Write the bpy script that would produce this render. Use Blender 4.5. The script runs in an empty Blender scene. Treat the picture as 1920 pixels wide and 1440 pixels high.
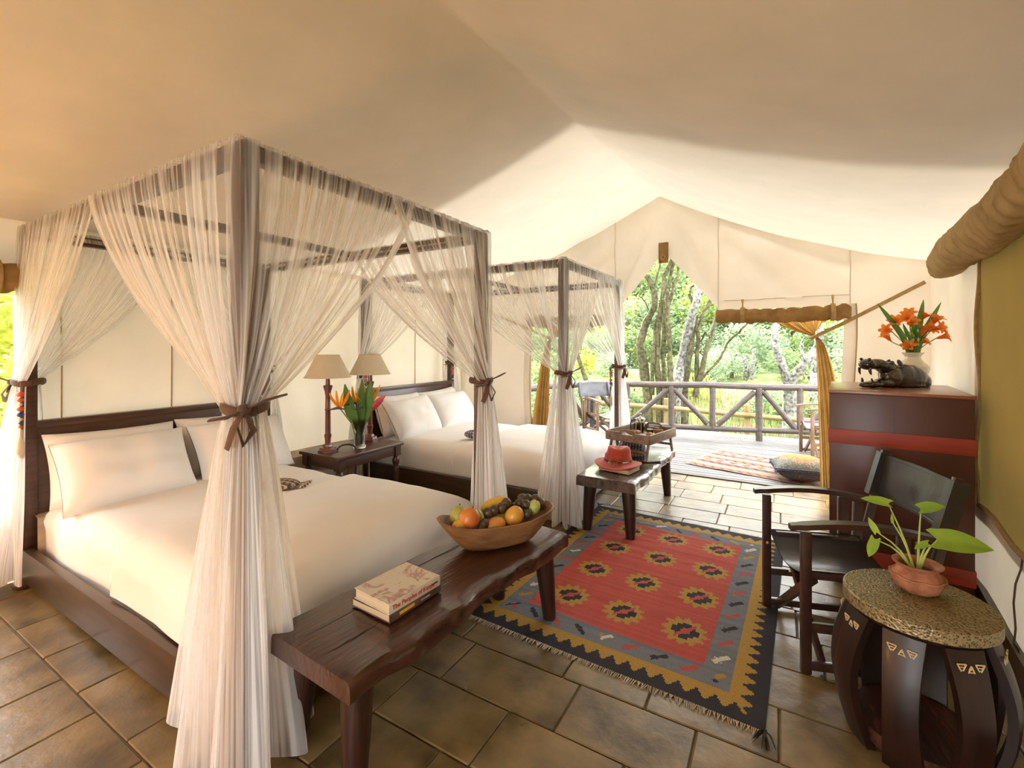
import bpy, bmesh, math, random
from mathutils import Vector, Matrix
R = random.Random(7)
sc = bpy.context.scene
COL = sc.collection
PI = math.pi

# ------------------------------------------------------------------ camera
cam_d = bpy.data.cameras.new('camera')
cam = bpy.data.objects.new('camera', cam_d); COL.objects.link(cam)
cam_d.sensor_width = 36.0
cam_d.lens = 36.0 * 857.0 / 1920.0
cam_d.shift_y = -70.0 / 1920.0
cam_d.clip_start = 0.05; cam_d.clip_end = 300
cam.location = (0, 0, 1.46)
cam.rotation_euler = (math.radians(90), 0, math.radians(30.3))
sc.camera = cam

# ------------------------------------------------------------------ world, sun, exposure
w = bpy.data.worlds.new('sky'); sc.world = w; w.use_nodes = True
nt = w.node_tree; nt.nodes.clear()
bgn = nt.nodes.new('ShaderNodeBackground'); wo = nt.nodes.new('ShaderNodeOutputWorld')
bgn.inputs[0].default_value = (.97, 0.985, 1.0, 1); bgn.inputs[1].default_value = 3.2
nt.links.new(bgn.outputs[0], wo.inputs[0])
sun_d = bpy.data.lights.new('sun', 'SUN'); sun_d.energy = 8.0; sun_d.angle = math.radians(8)
sun_d.color = (1.0, 0.95, 0.86)
sun = bpy.data.objects.new('sun', sun_d); COL.objects.link(sun)
sun.rotation_euler = Vector((0.50, -0.30, -0.95)).to_track_quat('-Z', 'Y').to_euler()
lamp_d = bpy.data.lights.new('tungsten_lamp', 'POINT'); lamp_d.energy = 26; lamp_d.color = (1.0, .45, .14); lamp_d.shadow_soft_size = .15
lamp_o = bpy.data.objects.new('tungsten_lamp', lamp_d); COL.objects.link(lamp_o); lamp_o.location = (-2.9, -.9, .85)
sc.view_settings.view_transform = 'Standard'; sc.view_settings.look = 'None'
sc.view_settings.gamma = 1.0; sc.view_settings.use_curve_mapping = False
sc.view_settings.exposure = 1.55
cy = sc.cycles
cy.max_bounces = 8; cy.diffuse_bounces = 4; cy.glossy_bounces = 3; cy.transmission_bounces = 6
cy.transparent_max_bounces = 16; cy.use_adaptive_sampling = True; cy.adaptive_threshold = .07; cy.use_denoising = True; cy.sample_clamp_indirect = 8.0
cy.caustics_reflective = False; cy.caustics_refractive = False

# ------------------------------------------------------------------ helpers
def V(*a): return Vector(a)
def lerp(a, b, t): return a + (b - a) * t
def vl(a, b, t): return tuple(a[i] + (b[i] - a[i]) * t for i in range(len(a)))

class MB:
    def __init__(s): s.v = []; s.f = []; s.uv = {}; s.mi = []; s.m = 0; s.fc = []
    def _q(s, idx, uv=None):
        if uv: s.uv[len(s.f)] = uv
        s.f.append(tuple(idx)); s.mi.append(s.m)
    def box(s, x0, x1, y0, y1, z0, z1, M=None):
        b = len(s.v)
        for z in (z0, z1):
            for x, y in ((x0, y0), (x1, y0), (x1, y1), (x0, y1)):
                p = Vector((x, y, z)); s.v.append(tuple(M @ p) if M else tuple(p))
        for q in ((0, 3, 2, 1), (4, 5, 6, 7), (0, 1, 5, 4), (1, 2, 6, 5), (2, 3, 7, 6), (3, 0, 4, 7)):
            s._q([b + i for i in q])
        return s
    def beam(s, p0, p1, w, h, up=(0, 0, 1), w1=None, h1=None):
        p0, p1 = Vector(p0), Vector(p1); d = (p1 - p0).normalized()
        sd = d.cross(Vector(up))
        if sd.length < 1e-4: sd = d.cross(Vector((0, 1, 0)))
        sd.normalize(); u = sd.cross(d).normalized(); b = len(s.v)
        for p, ww, hh in ((p0, w, h), (p1, w1 or w, h1 or h)):
            for i, j in ((-1, -1), (1, -1), (1, 1), (-1, 1)): s.v.append(tuple(p + sd * i * ww / 2 + u * j * hh / 2))
        for q in ((0, 3, 2, 1), (4, 5, 6, 7), (0, 1, 5, 4), (1, 2, 6, 5), (2, 3, 7, 6), (3, 0, 4, 7)):
            s._q([b + i for i in q])
        return s
    def tube(s, pts, r, n=8, cap=True, flat=1.0):
        pts = [Vector(p) for p in pts]; m = len(pts)
        if not isinstance(r, (list, tuple)): r = [r] * m
        b = len(s.v); prev = None
        for i, p in enumerate(pts):
            d = (pts[min(i + 1, m - 1)] - pts[max(i - 1, 0)])
            if d.length < 1e-9: d = Vector((0, 0, 1))
            d.normalize()
            if prev is None:
                a = d.cross(Vector((0, 0, 1)))
                if a.length < 1e-3: a = d.cross(Vector((1, 0, 0)))
            else: a = prev - d * prev.dot(d)
            a.normalize(); prev = a; c = d.cross(a)
            for k in range(n):
                t = 2 * PI * k / n
                s.v.append(tuple(p + a * math.cos(t) * r[i] + c * math.sin(t) * r[i] * flat))
        for i in range(m - 1):
            for k in range(n):
                s._q((b + i * n + k, b + i * n + (k + 1) % n, b + (i + 1) * n + (k + 1) % n, b + (i + 1) * n + k))
        if cap:
            s._q([b + k for k in range(n)][::-1]); s._q([b + (m - 1) * n + k for k in range(n)])
        return s
    def lathe(s, prof, n=24, c=(0, 0, 0), cap=True, rot=0):
        b = len(s.v); m = len(prof)
        for r, z in prof:
            for k in range(n):
                t = 2 * PI * k / n + rot; s.v.append((c[0] + r * math.cos(t), c[1] + r * math.sin(t), c[2] + z))
        for i in range(m - 1):
            for k in range(n):
                s._q((b + i * n + k, b + i * n + (k + 1) % n, b + (i + 1) * n + (k + 1) % n, b + (i + 1) * n + k))
        if cap:
            if prof[0][0] > 1e-5: s._q([b + k for k in range(n)][::-1])
            if prof[-1][0] > 1e-5: s._q([b + (m - 1) * n + k for k in range(n)])
        return s
    def grid(s, fn, nu, nv, close=False, flip=False):
        b = len(s.v); cu = nu if close else nu + 1
        for j in range(nv + 1):
            for i in range(cu): s.v.append(tuple(fn(i / nu, j / nv)))
        for j in range(nv):
            for i in range(nu):
                i2 = (i + 1) % cu
                q = [b + j * cu + i, b + j * cu + i2, b + (j + 1) * cu + i2, b + (j + 1) * cu + i]
                uv = [(i / nu, j / nv), ((i + 1) / nu, j / nv), ((i + 1) / nu, (j + 1) / nv), (i / nu, (j + 1) / nv)]
                if flip: q = q[::-1]; uv = uv[::-1]
                s._q(q, uv)
        return s
    def ball(s, c, rx, ry=None, rz=None, n=12, m=8, M=None):
        ry = ry or rx; rz = rz or rx
        def fn(u, v):
            t = 2 * PI * u; p = PI * v
            q = Vector((rx * math.sin(p) * math.cos(t), ry * math.sin(p) * math.sin(t), -rz * math.cos(p)))
            if M: q = M @ q
            return q + Vector(c)
        return s.grid(fn, n, m, close=True)
    def prism(s, poly, h, M=None, z0=0):
        b = len(s.v); n = len(poly)
        for z in (z0, z0 + h):
            for x, y in poly:
                p = Vector((x, y, z)); s.v.append(tuple(M @ p) if M else tuple(p))
        s._q([b + i for i in range(n)][::-1]); s._q([b + n + i for i in range(n)])
        for i in range(n): s._q((b + i, b + (i + 1) % n, b + n + (i + 1) % n, b + n + i))
        return s
    def mesh(s, name, mats, smooth=35, bevel=0, weld=False, seg=2):
        me = bpy.data.meshes.new(name); me.from_pydata(s.v, [], s.f)
        if s.uv:
            ul = me.uv_layers.new(name='UVMap')
            for p in me.polygons:
                q = s.uv.get(p.index)
                if q:
                    for k, li in enumerate(p.loop_indices): ul.data[li].uv = q[k]
        if not isinstance(mats, (list, tuple)): mats = [mats]
        for m in mats: me.materials.append(m)
        if len(mats) > 1: me.polygons.foreach_set('material_index', s.mi)
        if bevel or weld:
            bm = bmesh.new(); bm.from_mesh(me)
            if weld: bmesh.ops.remove_doubles(bm, verts=bm.verts, dist=1e-5)
            if bevel:
                es = [e for e in bm.edges if len(e.link_faces) == 2 and e.calc_face_angle(0) > 0.5]
                bmesh.ops.bevel(bm, geom=es, offset=bevel, segments=seg, profile=0.6, affect='EDGES', clamp_overlap=True)
            bm.to_mesh(me); bm.free()
        if smooth:
            me.polygons.foreach_set('use_smooth', [True] * len(me.polygons))
            if smooth < 180: me.set_sharp_from_angle(angle=math.radians(smooth))
        me.update(); return me
    def build(s, name, mats, parent=None, loc=None, rot=None, **kw):
        return link(name, s.mesh(name, mats, **kw), parent, loc, rot)

def link(name, me, parent=None, loc=None, rot=None):
    o = bpy.data.objects.new(name, me); COL.objects.link(o)
    if parent: o.parent = parent
    if loc: o.location = loc
    if rot: o.rotation_euler = rot
    return o
def tag(o, label=None, cat=None, group=None, kind=None):
    if label: o['label'] = label
    if cat: o['category'] = cat
    if group: o['group'] = group
    if kind: o['kind'] = kind
    return o
def thing(name, label, cat, loc=(0, 0, 0), rz=0, group=None):
    o = bpy.data.objects.new(name, None); COL.objects.link(o); o.empty_display_size = 0.05
    o.location = loc; o.rotation_euler = (0, 0, rz)
    return tag(o, label, cat, group)
def dup(root, loc=None, rz=None, label=None, group=None):
    r = root.copy(); COL.objects.link(r)
    if loc: r.location = loc
    if rz is not None: r.rotation_euler = (0, 0, rz)
    if label: r['label'] = label
    if group: r['group'] = group
    for ch in list(root.children):
        c = ch.copy(); COL.objects.link(c); c.parent = r
        for g in list(ch.children):
            d = g.copy(); COL.objects.link(d); d.parent = c
    return r
def struct(o): o['kind'] = 'structure'; return o

# smooth value noise
def hsh(i, s=0): 
    x = math.sin(i * 127.1 + s * 311.7) * 43758.5453; return x - math.floor(x)
def n1(x, s=0):
    i = math.floor(x); f = x - i; f = f * f * (3 - 2 * f)
    return lerp(hsh(i, s), hsh(i + 1, s), f) * 2 - 1
def n2(x, y, s=0):
    i = math.floor(x); j = math.floor(y); f = x - i; g = y - j; f = f * f * (3 - 2 * f); g = g * g * (3 - 2 * g)
    h = lambda a, b: hsh(a + b * 57.0, s)
    return lerp(lerp(h(i, j), h(i + 1, j), f), lerp(h(i, j + 1), h(i + 1, j + 1), f), g) * 2 - 1
def sstep(a, b, x):
    t = max(0, min(1, (x - a) / (b - a))); return t * t * (3 - 2 * t)

# ------------------------------------------------------------------ materials
def newmat(name):
    m = bpy.data.materials.new(name); m.use_nodes = True; t = m.node_tree; t.nodes.clear()
    return m, t, t.nodes.new('ShaderNodeOutputMaterial')
def ramp(t, fac, stops):
    r = t.nodes.new('ShaderNodeValToRGB'); e = r.color_ramp.elements
    while len(e) < len(stops): e.new(0.5)
    for k, (p, c) in enumerate(stops): e[k].position = p; e[k].color = (*c[:3], 1)
    t.links.new(fac, r.inputs[0]); return r.outputs[0]
def coords(t, stretch=(1, 1, 1), kind='Object', rand=False):
    tc = t.nodes.new('ShaderNodeTexCoord'); mp = t.nodes.new('ShaderNodeMapping'); mp.inputs['Scale'].default_value = stretch
    t.links.new(tc.outputs[kind], mp.inputs[0])
    if rand:
        oi = t.nodes.new('ShaderNodeObjectInfo'); mu = t.nodes.new('ShaderNodeMath'); mu.operation = 'MULTIPLY'; mu.inputs[1].default_value = 37
        t.links.new(oi.outputs['Random'], mu.inputs[0]); t.links.new(mu.outputs[0], mp.inputs['Location'])
    return mp.outputs[0]
def noise(t, co, scale, detail=4, rough=.55, dist=0):
    n = t.nodes.new('ShaderNodeTexNoise'); n.inputs['Scale'].default_value = scale; n.inputs['Detail'].default_value = detail
    n.inputs['Roughness'].default_value = rough; n.inputs['Distortion'].default_value = dist
    t.links.new(co, n.inputs['Vector']); return n.outputs['Fac']
def mul(c, k): return tuple(min(1, x * k) for x in c)
def pm(name, col, rough=.6, metal=0, var=.2, scale=6, stretch=(1, 1, 1), bump=0, bscale=None, bstretch=None, col2=None, coat=0, rand=False, spec=.5, detail=4, sheen=0, rvar=0, sub=0):
    m, t, out = newmat(name)
    p = t.nodes.new('ShaderNodeBsdfPrincipled'); t.links.new(p.outputs[0], out.inputs[0])
    co = coords(t, stretch, rand=rand); fac = noise(t, co, scale, detail)
    c2 = col2 or mul(col, 1 + var)
    t.links.new(ramp(t, fac, [(.3, mul(col, 1 - var)), (.7, c2)]), p.inputs['Base Color'])
    p.inputs['Roughness'].default_value = rough; p.inputs['Metallic'].default_value = metal
    p.inputs['Specular IOR Level'].default_value = spec
    p.inputs['Coat Weight'].default_value = coat; p.inputs['Coat Roughness'].default_value = .15
    p.inputs['Sheen Weight'].default_value = sheen
    if rvar:
        mr = t.nodes.new('ShaderNodeMapRange'); mr.inputs['To Min'].default_value = rough - rvar; mr.inputs['To Max'].default_value = rough + rvar
        t.links.new(noise(t, co, scale * .7 + 1), mr.inputs[0]); t.links.new(mr.outputs[0], p.inputs['Roughness'])
    if bump:
        b = t.nodes.new('ShaderNodeBump'); b.inputs['Strength'].default_value = bump; b.inputs['Distance'].default_value = .01
        t.links.new(noise(t, coords(t, bstretch or stretch, rand=rand), bscale or scale * 4, 5), b.inputs['Height']); t.links.new(b.outputs[0], p.inputs['Normal'])
    return m
def cloth(name, col, tcol, trans=.5, var=.06, scale=2.5, bump=.1, bscale=300, wrinkle=0):
    m, t, out = newmat(name)
    d = t.nodes.new('ShaderNodeBsdfDiffuse'); tr = t.nodes.new('ShaderNodeBsdfTranslucent'); mx = t.nodes.new('ShaderNodeMixShader')
    mx.inputs[0].default_value = trans
    fac = noise(t, coords(t), scale, 4)
    t.links.new(ramp(t, fac, [(.3, mul(col, 1 - var)), (.7, mul(col, 1 + var))]), d.inputs[0])
    tr.inputs[0].default_value = (*tcol, 1)
    t.links.new(d.outputs[0], mx.inputs[1]); t.links.new(tr.outputs[0], mx.inputs[2]); t.links.new(mx.outputs[0], out.inputs[0])
    b = t.nodes.new('ShaderNodeBump'); b.inputs['Strength'].default_value = bump; b.inputs['Distance'].default_value = .003
    t.links.new(noise(t, coords(t), bscale, 2), b.inputs['Height'])
    t.links.new(b.outputs[0], d.inputs['Normal'])
    return m
def netmat(name, lo, hi):
    m, t, out = newmat(name)
    d = t.nodes.new('ShaderNodeBsdfDiffuse'); tr = t.nodes.new('ShaderNodeBsdfTranslucent'); mx = t.nodes.new('ShaderNodeMixShader'); mx.inputs[0].default_value = .55
    d.inputs[0].default_value = (.95, .94, .94, 1); tr.inputs[0].default_value = (.96, .94, .93, 1)
    tp = t.nodes.new('ShaderNodeBsdfTransparent'); m2 = t.nodes.new('ShaderNodeMixShader')
    t.links.new(d.outputs[0], mx.inputs[1]); t.links.new(tr.outputs[0], mx.inputs[2])
    co = coords(t, (95, 1.3, 1), 'UV', rand=True); fac = noise(t, co, 1.0, 2, .6)
    mr = t.nodes.new('ShaderNodeMapRange'); mr.inputs['From Min'].default_value = .42; mr.inputs['From Max'].default_value = .64
    mr.inputs['To Min'].default_value = lo; mr.inputs['To Max'].default_value = hi; t.links.new(fac, mr.inputs[0])
    # hem: the doubled cloth along the two free edges
    tc = t.nodes.new('ShaderNodeTexCoord'); sx = t.nodes.new('ShaderNodeSeparateXYZ'); t.links.new(tc.outputs['UV'], sx.inputs[0])
    a = t.nodes.new('ShaderNodeMath'); a.operation = 'SUBTRACT'; a.inputs[1].default_value = .5; t.links.new(sx.outputs[0], a.inputs[0])
    ab = t.nodes.new('ShaderNodeMath'); ab.operation = 'ABSOLUTE'; t.links.new(a.outputs[0], ab.inputs[0])
    g = t.nodes.new('ShaderNodeMath'); g.operation = 'GREATER_THAN'; g.inputs[1].default_value = .482; t.links.new(ab.outputs[0], g.inputs[0])
    ml = t.nodes.new('ShaderNodeMath'); ml.operation = 'MULTIPLY_ADD'; ml.inputs[1].default_value = .5; t.links.new(g.outputs[0], ml.inputs[0]); t.links.new(mr.outputs[0], ml.inputs[2])
    ml.use_clamp = True
    vr = t.nodes.new('ShaderNodeMapRange'); vr.inputs['From Min'].default_value = .50; vr.inputs['From Max'].default_value = .60; vr.inputs['To Min'].default_value = 0; vr.inputs['To Max'].default_value = .30; t.links.new(sx.outputs[1], vr.inputs[0])
    ad = t.nodes.new('ShaderNodeMath'); ad.operation = 'ADD'; ad.use_clamp = True; t.links.new(ml.outputs[0], ad.inputs[0]); t.links.new(vr.outputs[0], ad.inputs[1]); ml = ad
    t.links.new(ml.outputs[0], m2.inputs[0]); t.links.new(tp.outputs[0], m2.inputs[1]); t.links.new(mx.outputs[0], m2.inputs[2]); t.links.new(m2.outputs[0], out.inputs[0])
    return m
def leafmat(name, c1, c2, tcol, trans=.5):
    m, t, out = newmat(name)
    p = t.nodes.new('ShaderNodeBsdfPrincipled'); tr = t.nodes.new('ShaderNodeBsdfTranslucent'); mx = t.nodes.new('ShaderNodeMixShader'); mx.inputs[0].default_value = trans
    fac = noise(t, coords(t, rand=True), 1.7, 5, .7)
    t.links.new(ramp(t, fac, [(.33, c1), (.66, c2)]), p.inputs['Base Color']); p.inputs['Roughness'].default_value = .5
    t.links.new(ramp(t, fac, [(.33, mul(tcol, .8)), (.66, mul(tcol, 1.3))]), tr.inputs[0])
    t.links.new(p.outputs[0], mx.inputs[1]); t.links.new(tr.outputs[0], mx.inputs[2]); t.links.new(mx.outputs[0], out.inputs[0])
    return m
def glassmat(name, col=(1, 1, 1), rough=.02, ior=1.45):
    m, t, out = newmat(name)
    p = t.nodes.new('ShaderNodeBsdfPrincipled'); p.inputs['Base Color'].default_value = (*col, 1); p.inputs['Roughness'].default_value = rough
    p.inputs['Transmission Weight'].default_value = 1; p.inputs['IOR'].default_value = ior; t.links.new(p.outputs[0], out.inputs[0]); return m
def attrmat(name, rough=.9, bump=.4):
    m, t, out = newmat(name)
    p = t.nodes.new('ShaderNodeBsdfPrincipled'); at = t.nodes.new('ShaderNodeAttribute'); at.attribute_name = 'Col'
    fac = noise(t, coords(t, (1, 1, 1)), 160, 2)
    mxc = t.nodes.new('ShaderNodeMix'); mxc.data_type = 'RGBA'; mxc.blend_type = 'MULTIPLY'; mxc.inputs[0].default_value = .5
    t.links.new(at.outputs['Color'], mxc.inputs[6]); t.links.new(ramp(t, fac, [(.3, (.55, .55, .55)), (.7, (1, 1, 1))]), mxc.inputs[7])
    t.links.new(mxc.outputs[2], p.inputs['Base Color']); p.inputs['Roughness'].default_value = rough; p.inputs['Specular IOR Level'].default_value = .2
    b = t.nodes.new('ShaderNodeBump'); b.inputs['Strength'].default_value = bump; b.inputs['Distance'].default_value = .003
    t.links.new(noise(t, coords(t, (1, 3, 1)), 120, 2), b.inputs['Height']); t.links.new(b.outputs[0], p.inputs['Normal']); t.links.new(p.outputs[0], out.inputs[0])
    return m

MT = {}
MT['roof'] = cloth('roof_canvas', (.75, .67, .58), (.86, .80, .68), .062)
MT['canvas'] = cloth('wall_canvas', (.78, .69, .585), (.78, .69, .56), .075)
MT['canvas_dark'] = cloth('flap_canvas', (.33, .20, .08), (.50, .27, .06), .22, var=.3, scale=9)
MT['strap'] = cloth('webbing', (.45, .30, .13), (.3, .18, .06), .15, var=.15, scale=30)
MT['khaki'] = cloth('khaki_canvas', (.46, .33, .17), (.4, .28, .12), .12, var=.15, scale=12)
MT['fringe'] = pm('wool_fringe', (.50, .43, .33), .9, var=.2)
MT['fly'] = pm('fly_sheet', (.30, .26, .18), .8)
MT['olive'] = cloth('olive_gauze', (.33, .225, .065), (.30, .21, .07), .06, var=.12, scale=1.2)
MT['net'] = netmat('sheer_net', .16, .88)
MT['white'] = cloth('white_cotton', (.88, .85, .81), (.4, .35, .3), .08, var=.02, scale=5)
MT['mahogany'] = pm('mahogany', (.055, .022, .013), .38, var=.4, scale=5, stretch=(1, 8, 8), coat=.3)
MT['mahogany_y'] = pm('mahogany_lengthwise', (.06, .025, .015), .38, var=.4, scale=5, stretch=(8, 1, 8), coat=.3)
MT['rail_wood'] = pm('dark_bed_rail', (.055, .03, .016), .35, var=.3, scale=4, stretch=(1, 9, 9), coat=.2)
MT['bench'] = pm('rough_oiled_hardwood', (.048, .017, .011), .22, var=.55, scale=6, stretch=(7, .8, 3), bump=.28, bscale=9, bstretch=(6, .7, 3), col2=(.085, .032, .02), coat=.35, rvar=.1)
MT['bench_leg'] = pm('bench_leg_wood', (.032, .011, .007), .35, var=.5, scale=7, stretch=(6, 6, .8), bump=.2, bscale=14)
MT['bench_grey'] = pm('weathered_bench_top', (.11, .08, .06), .26, var=.45, scale=6, stretch=(7, .9, 3), bump=.4, bscale=9, coat=.4)
MT['tile'] = pm('stone_tile', (.135, .088, .030), .33, var=.45, scale=4.5, bump=.45, bscale=9, col2=(.27, .185, .078), rand=True, rvar=.12)
MT['grout'] = pm('grout', (.22, .15, .07), .7, var=.2, scale=10)
MT['deck'] = pm('weathered_deck_board', (.125, .118, .115), .5, var=.35, scale=4, stretch=(.7, 9, 3), bump=.25, bscale=9, rand=True)
MT['log'] = pm('weathered_log', (.09, .07, .06), .55, var=.35, scale=5, stretch=(1.2, 1.2, 5), bump=.3, bscale=12)
MT['log_light'] = pm('pale_log', (.22, .155, .06), .65, var=.3, scale=5, bump=.3, bscale=12)
MT['sash'] = pm('brown_suede', (.085, .033, .015), .7, var=.3, scale=20, sheen=.2)
MT['stone'] = pm('plinth_stone', (.42, .31, .19), .7, var=.35, scale=7, bump=.3)
MT['shade'] = cloth('lamp_shade_linen', (.92, .84, .68), (.8, .68, .46), .5, var=.05, scale=40)
MT['lampwood'] = pm('red_lamp_wood', (.13, .04, .025), .3, var=.3, scale=8, stretch=(6, 6, 1), coat=.4)
MT['glass'] = glassmat('clear_glass')
MT['water'] = glassmat('vase_water', (.86, .95, .88), .0, 1.33)
MT['leaf'] = leafmat('glossy_leaf', (.05, .15, .03), (.12, .25, .06), (.15, .3, .04), .3)
MT['leaf_bright'] = leafmat('lime_leaf', (.20, .38, .03), (.40, .60, .08), (.45, .65, .08), .45)
MT['stem'] = pm('green_stem', (.16, .28, .06), .5)
MT['stem_pale'] = pm('pale_stem', (.45, .55, .15), .5)
MT['orange'] = leafmat('orange_petal', (.85, .18, .02), (.95, .33, .04), (.9, .25, .03), .35)
MT['orange_sharp'] = leafmat('amber_petal', (.9, .30, .01), (.95, .42, .02), (.95, .38, .02), .35)
MT['purple'] = pm('purple_bract', (.10, .05, .08), .5, var=.5)
MT['pink'] = pm('pink_bract', (.75, .10, .13), .4, var=.4)
MT['cream'] = pm('cream_ceramic', (.72, .64, .47), .25, var=.05, coat=.5)
MT['hippo'] = pm('polished_dark_stone', (.018, .013, .010), .18, var=.8, scale=9, col2=(.06, .045, .032), coat=.5, bump=.1, bscale=30)
MT['hippo_rough'] = pm('pecked_brown_stone', (.12, .085, .05), .55, var=.7, scale=60, bump=1, bscale=90)
MT['cab'] = pm('oxblood_leather', (.082, .021, .008), .42, var=.25, scale=3, coat=.12, bump=.05, bscale=60)
MT['cabtop'] = pm('cabinet_top_wood', (.28, .10, .05), .3, var=.3, scale=5, stretch=(1, 8, 1), coat=.2)
MT['cabred'] = pm('red_leather_strap', (.33, .04, .016), .5, var=.25, scale=6, stretch=(.6, 1, 3))
MT['leather'] = pm('black_leather', (.028, .024, .023), .3, var=.3, scale=6, bump=.25, bscale=12, coat=.15)
MT['chairwood'] = pm('dark_chair_wood', (.042, .017, .011), .36, var=.4, scale=7, stretch=(3, 3, 3), coat=.25)
MT['brassdisc'] = None
MT['slat'] = pm('ebony_slat', (.018, .006, .004), .42, var=.5, scale=6, stretch=(6, 6, .8), coat=.08)
MT['inlay'] = pm('bone_inlay', (.62, .48, .26), .5)
MT['clay'] = pm('terracotta_clay', (.42, .135, .06), .75, var=.4, scale=14, bump=.9, bscale=30, col2=(.58, .26, .14))
MT['soil'] = pm('soil', (.05, .03, .02), .95, bump=1, bscale=50)
MT['bowl'] = pm('carved_bowl_wood', (.26, .125, .05), .5, var=.4, scale=7, stretch=(1, 4, 4), bump=.3, bscale=18)
MT['red_felt'] = pm('red_felt', (.46, .05, .022), .9, var=.15, scale=20, bump=.2, bscale=160, sheen=.4)
MT['plaid_grey'] = None
MT['metal'] = pm('brushed_metal', (.55, .52, .48), .25, metal=1, var=.1)
MT['dark_metal'] = pm('dark_metal', (.06, .055, .05), .4, metal=.8)
MT['brass'] = pm('brass', (.55, .38, .15), .35, metal=1, var=.2)
MT['coffee'] = pm('coffee', (.10, .035, .012), .2)
MT['bread'] = pm('baked_crust', (.40, .20, .06), .6, var=.5, scale=14)
MT['plate'] = pm('white_porcelain', (.72, .69, .62), .2, var=.04)
MT['traywood'] = pm('tray_wood', (.24, .155, .10), .5, var=.4, scale=6, stretch=(5, 1, 5), bump=.2)
MT['paper'] = pm('aged_paper', (.62, .46, .28), .8, var=.15, scale=4, stretch=(1, 1, 60))
MT['bark'] = pm('mossy_bark', (.030, .022, .008), .9, var=.6, scale=13, bump=1, bscale=20, col2=(.13, .115, .05), rand=True)
MT['bark_pale'] = pm('lichen_bark', (.035, .032, .022), .9, var=.6, scale=14, bump=1, bscale=20, col2=(.30, .29, .26), rand=True)
MT['grass'] = pm('meadow', (.07, .12, .025), .95, var=.6, scale=.8, col2=(.20, .25, .06), bump=1, bscale=3)
MT['fol_a'] = leafmat('forest_leaf', (.06, .11, .045), (.20, .27, .13), (.20, .28, .09), .45)
MT['fol_b'] = leafmat('forest_leaf_sunlit_yellow', (.20, .26, .04), (.42, .44, .08), (.50, .50, .08), .5)  # brighter yellow of sunlit leaves is put into this leaf colour
MT['fol_c'] = leafmat('forest_leaf_grey', (.12, .19, .11), (.28, .35, .22), (.24, .31, .16), .4)
MT['reed'] = leafmat('dry_reed', (.17, .11, .045), (.30, .22, .10), (.26, .19, .07), .3)
MT['bead_red'] = pm('orange_bead', (.62, .09, .03), .35)
MT['bead_blue'] = pm('blue_bead', (.03, .04, .16), .35)
MT['bead_white'] = pm('bone_bead', (.62, .52, .38), .4)
def voromat(name, c1, c2, scale, rough, metal, stretch=(1, 1, 1), strength=.8):
    m, t, out = newmat(name)
    p = t.nodes.new('ShaderNodeBsdfPrincipled'); vo = t.nodes.new('ShaderNodeTexVoronoi'); vo.inputs['Scale'].default_value = scale
    t.links.new(coords(t, stretch), vo.inputs['Vector'])
    t.links.new(ramp(t, vo.outputs['Distance'], [(.16, c1), (.52, c2)]), p.inputs['Base Color'])
    p.inputs['Roughness'].default_value = rough; p.inputs['Metallic'].default_value = metal
    b = t.nodes.new('ShaderNodeBump'); b.inputs['Strength'].default_value = strength; b.inputs['Distance'].default_value = .004
    t.links.new(vo.outputs['Distance'], b.inputs['Height']); t.links.new(b.outputs[0], p.inputs['Normal']); t.links.new(p.outputs[0], out.inputs[0]); return m
MT['brassdisc'] = voromat('hammered_brass', (.035, .026, .012), (.36, .29, .15), 120, .40, .45)
def plaidmat(name, cols, scale, base):
    m, t, out = newmat(name)
    p = t.nodes.new('ShaderNodeBsdfPrincipled'); p.inputs['Roughness'].default_value = .9
    co = coords(t, (scale, scale, scale)); cur = None
    rgb = t.nodes.new('ShaderNodeRGB'); rgb.outputs[0].default_value = (*base, 1); cur = rgb.outputs[0]
    for ax, ph, wd, c in cols:
        wv = t.nodes.new('ShaderNodeTexWave'); wv.bands_direction = ax; wv.inputs['Scale'].default_value = 1; wv.inputs['Phase Offset'].default_value = ph
        t.links.new(co, wv.inputs['Vector'])
        g = t.nodes.new('ShaderNodeMath'); g.operation = 'GREATER_THAN'; g.inputs[1].default_value = wd; t.links.new(wv.outputs['Fac'], g.inputs[0])
        k = t.nodes.new('ShaderNodeMath'); k.operation = 'MULTIPLY'; k.inputs[1].default_value = .75; t.links.new(g.outputs[0], k.inputs[0])
        mx = t.nodes.new('ShaderNodeMix'); mx.data_type = 'RGBA'; t.links.new(k.outputs[0], mx.inputs[0]); t.links.new(cur, mx.inputs[6]); mx.inputs[7].default_value = (*c, 1); cur = mx.outputs[2]
    t.links.new(cur, p.inputs['Base Color']); t.links.new(p.outputs[0], out.inputs[0]); return m
MT['plaid_tan'] = plaidmat('tan_plaid', [('X', 0, .6, (.03, .05, .035)), ('Y', 1, .6, (.04, .05, .04)), ('X', 2.2, .93, (.35, .06, .05)), ('Y', 3, .94, (.6, .55, .45))], 9, (.42, .31, .18))
MT['plaid_blue'] = plaidmat('blue_plaid', [('X', 0, .6, (.05, .05, .12)), ('Z', 1, .6, (.03, .03, .05)), ('Y', .5, .7, (.06, .05, .1)), ('X', 2.2, .93, (.6, .58, .6))], 12, (.42, .38, .42))

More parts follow.
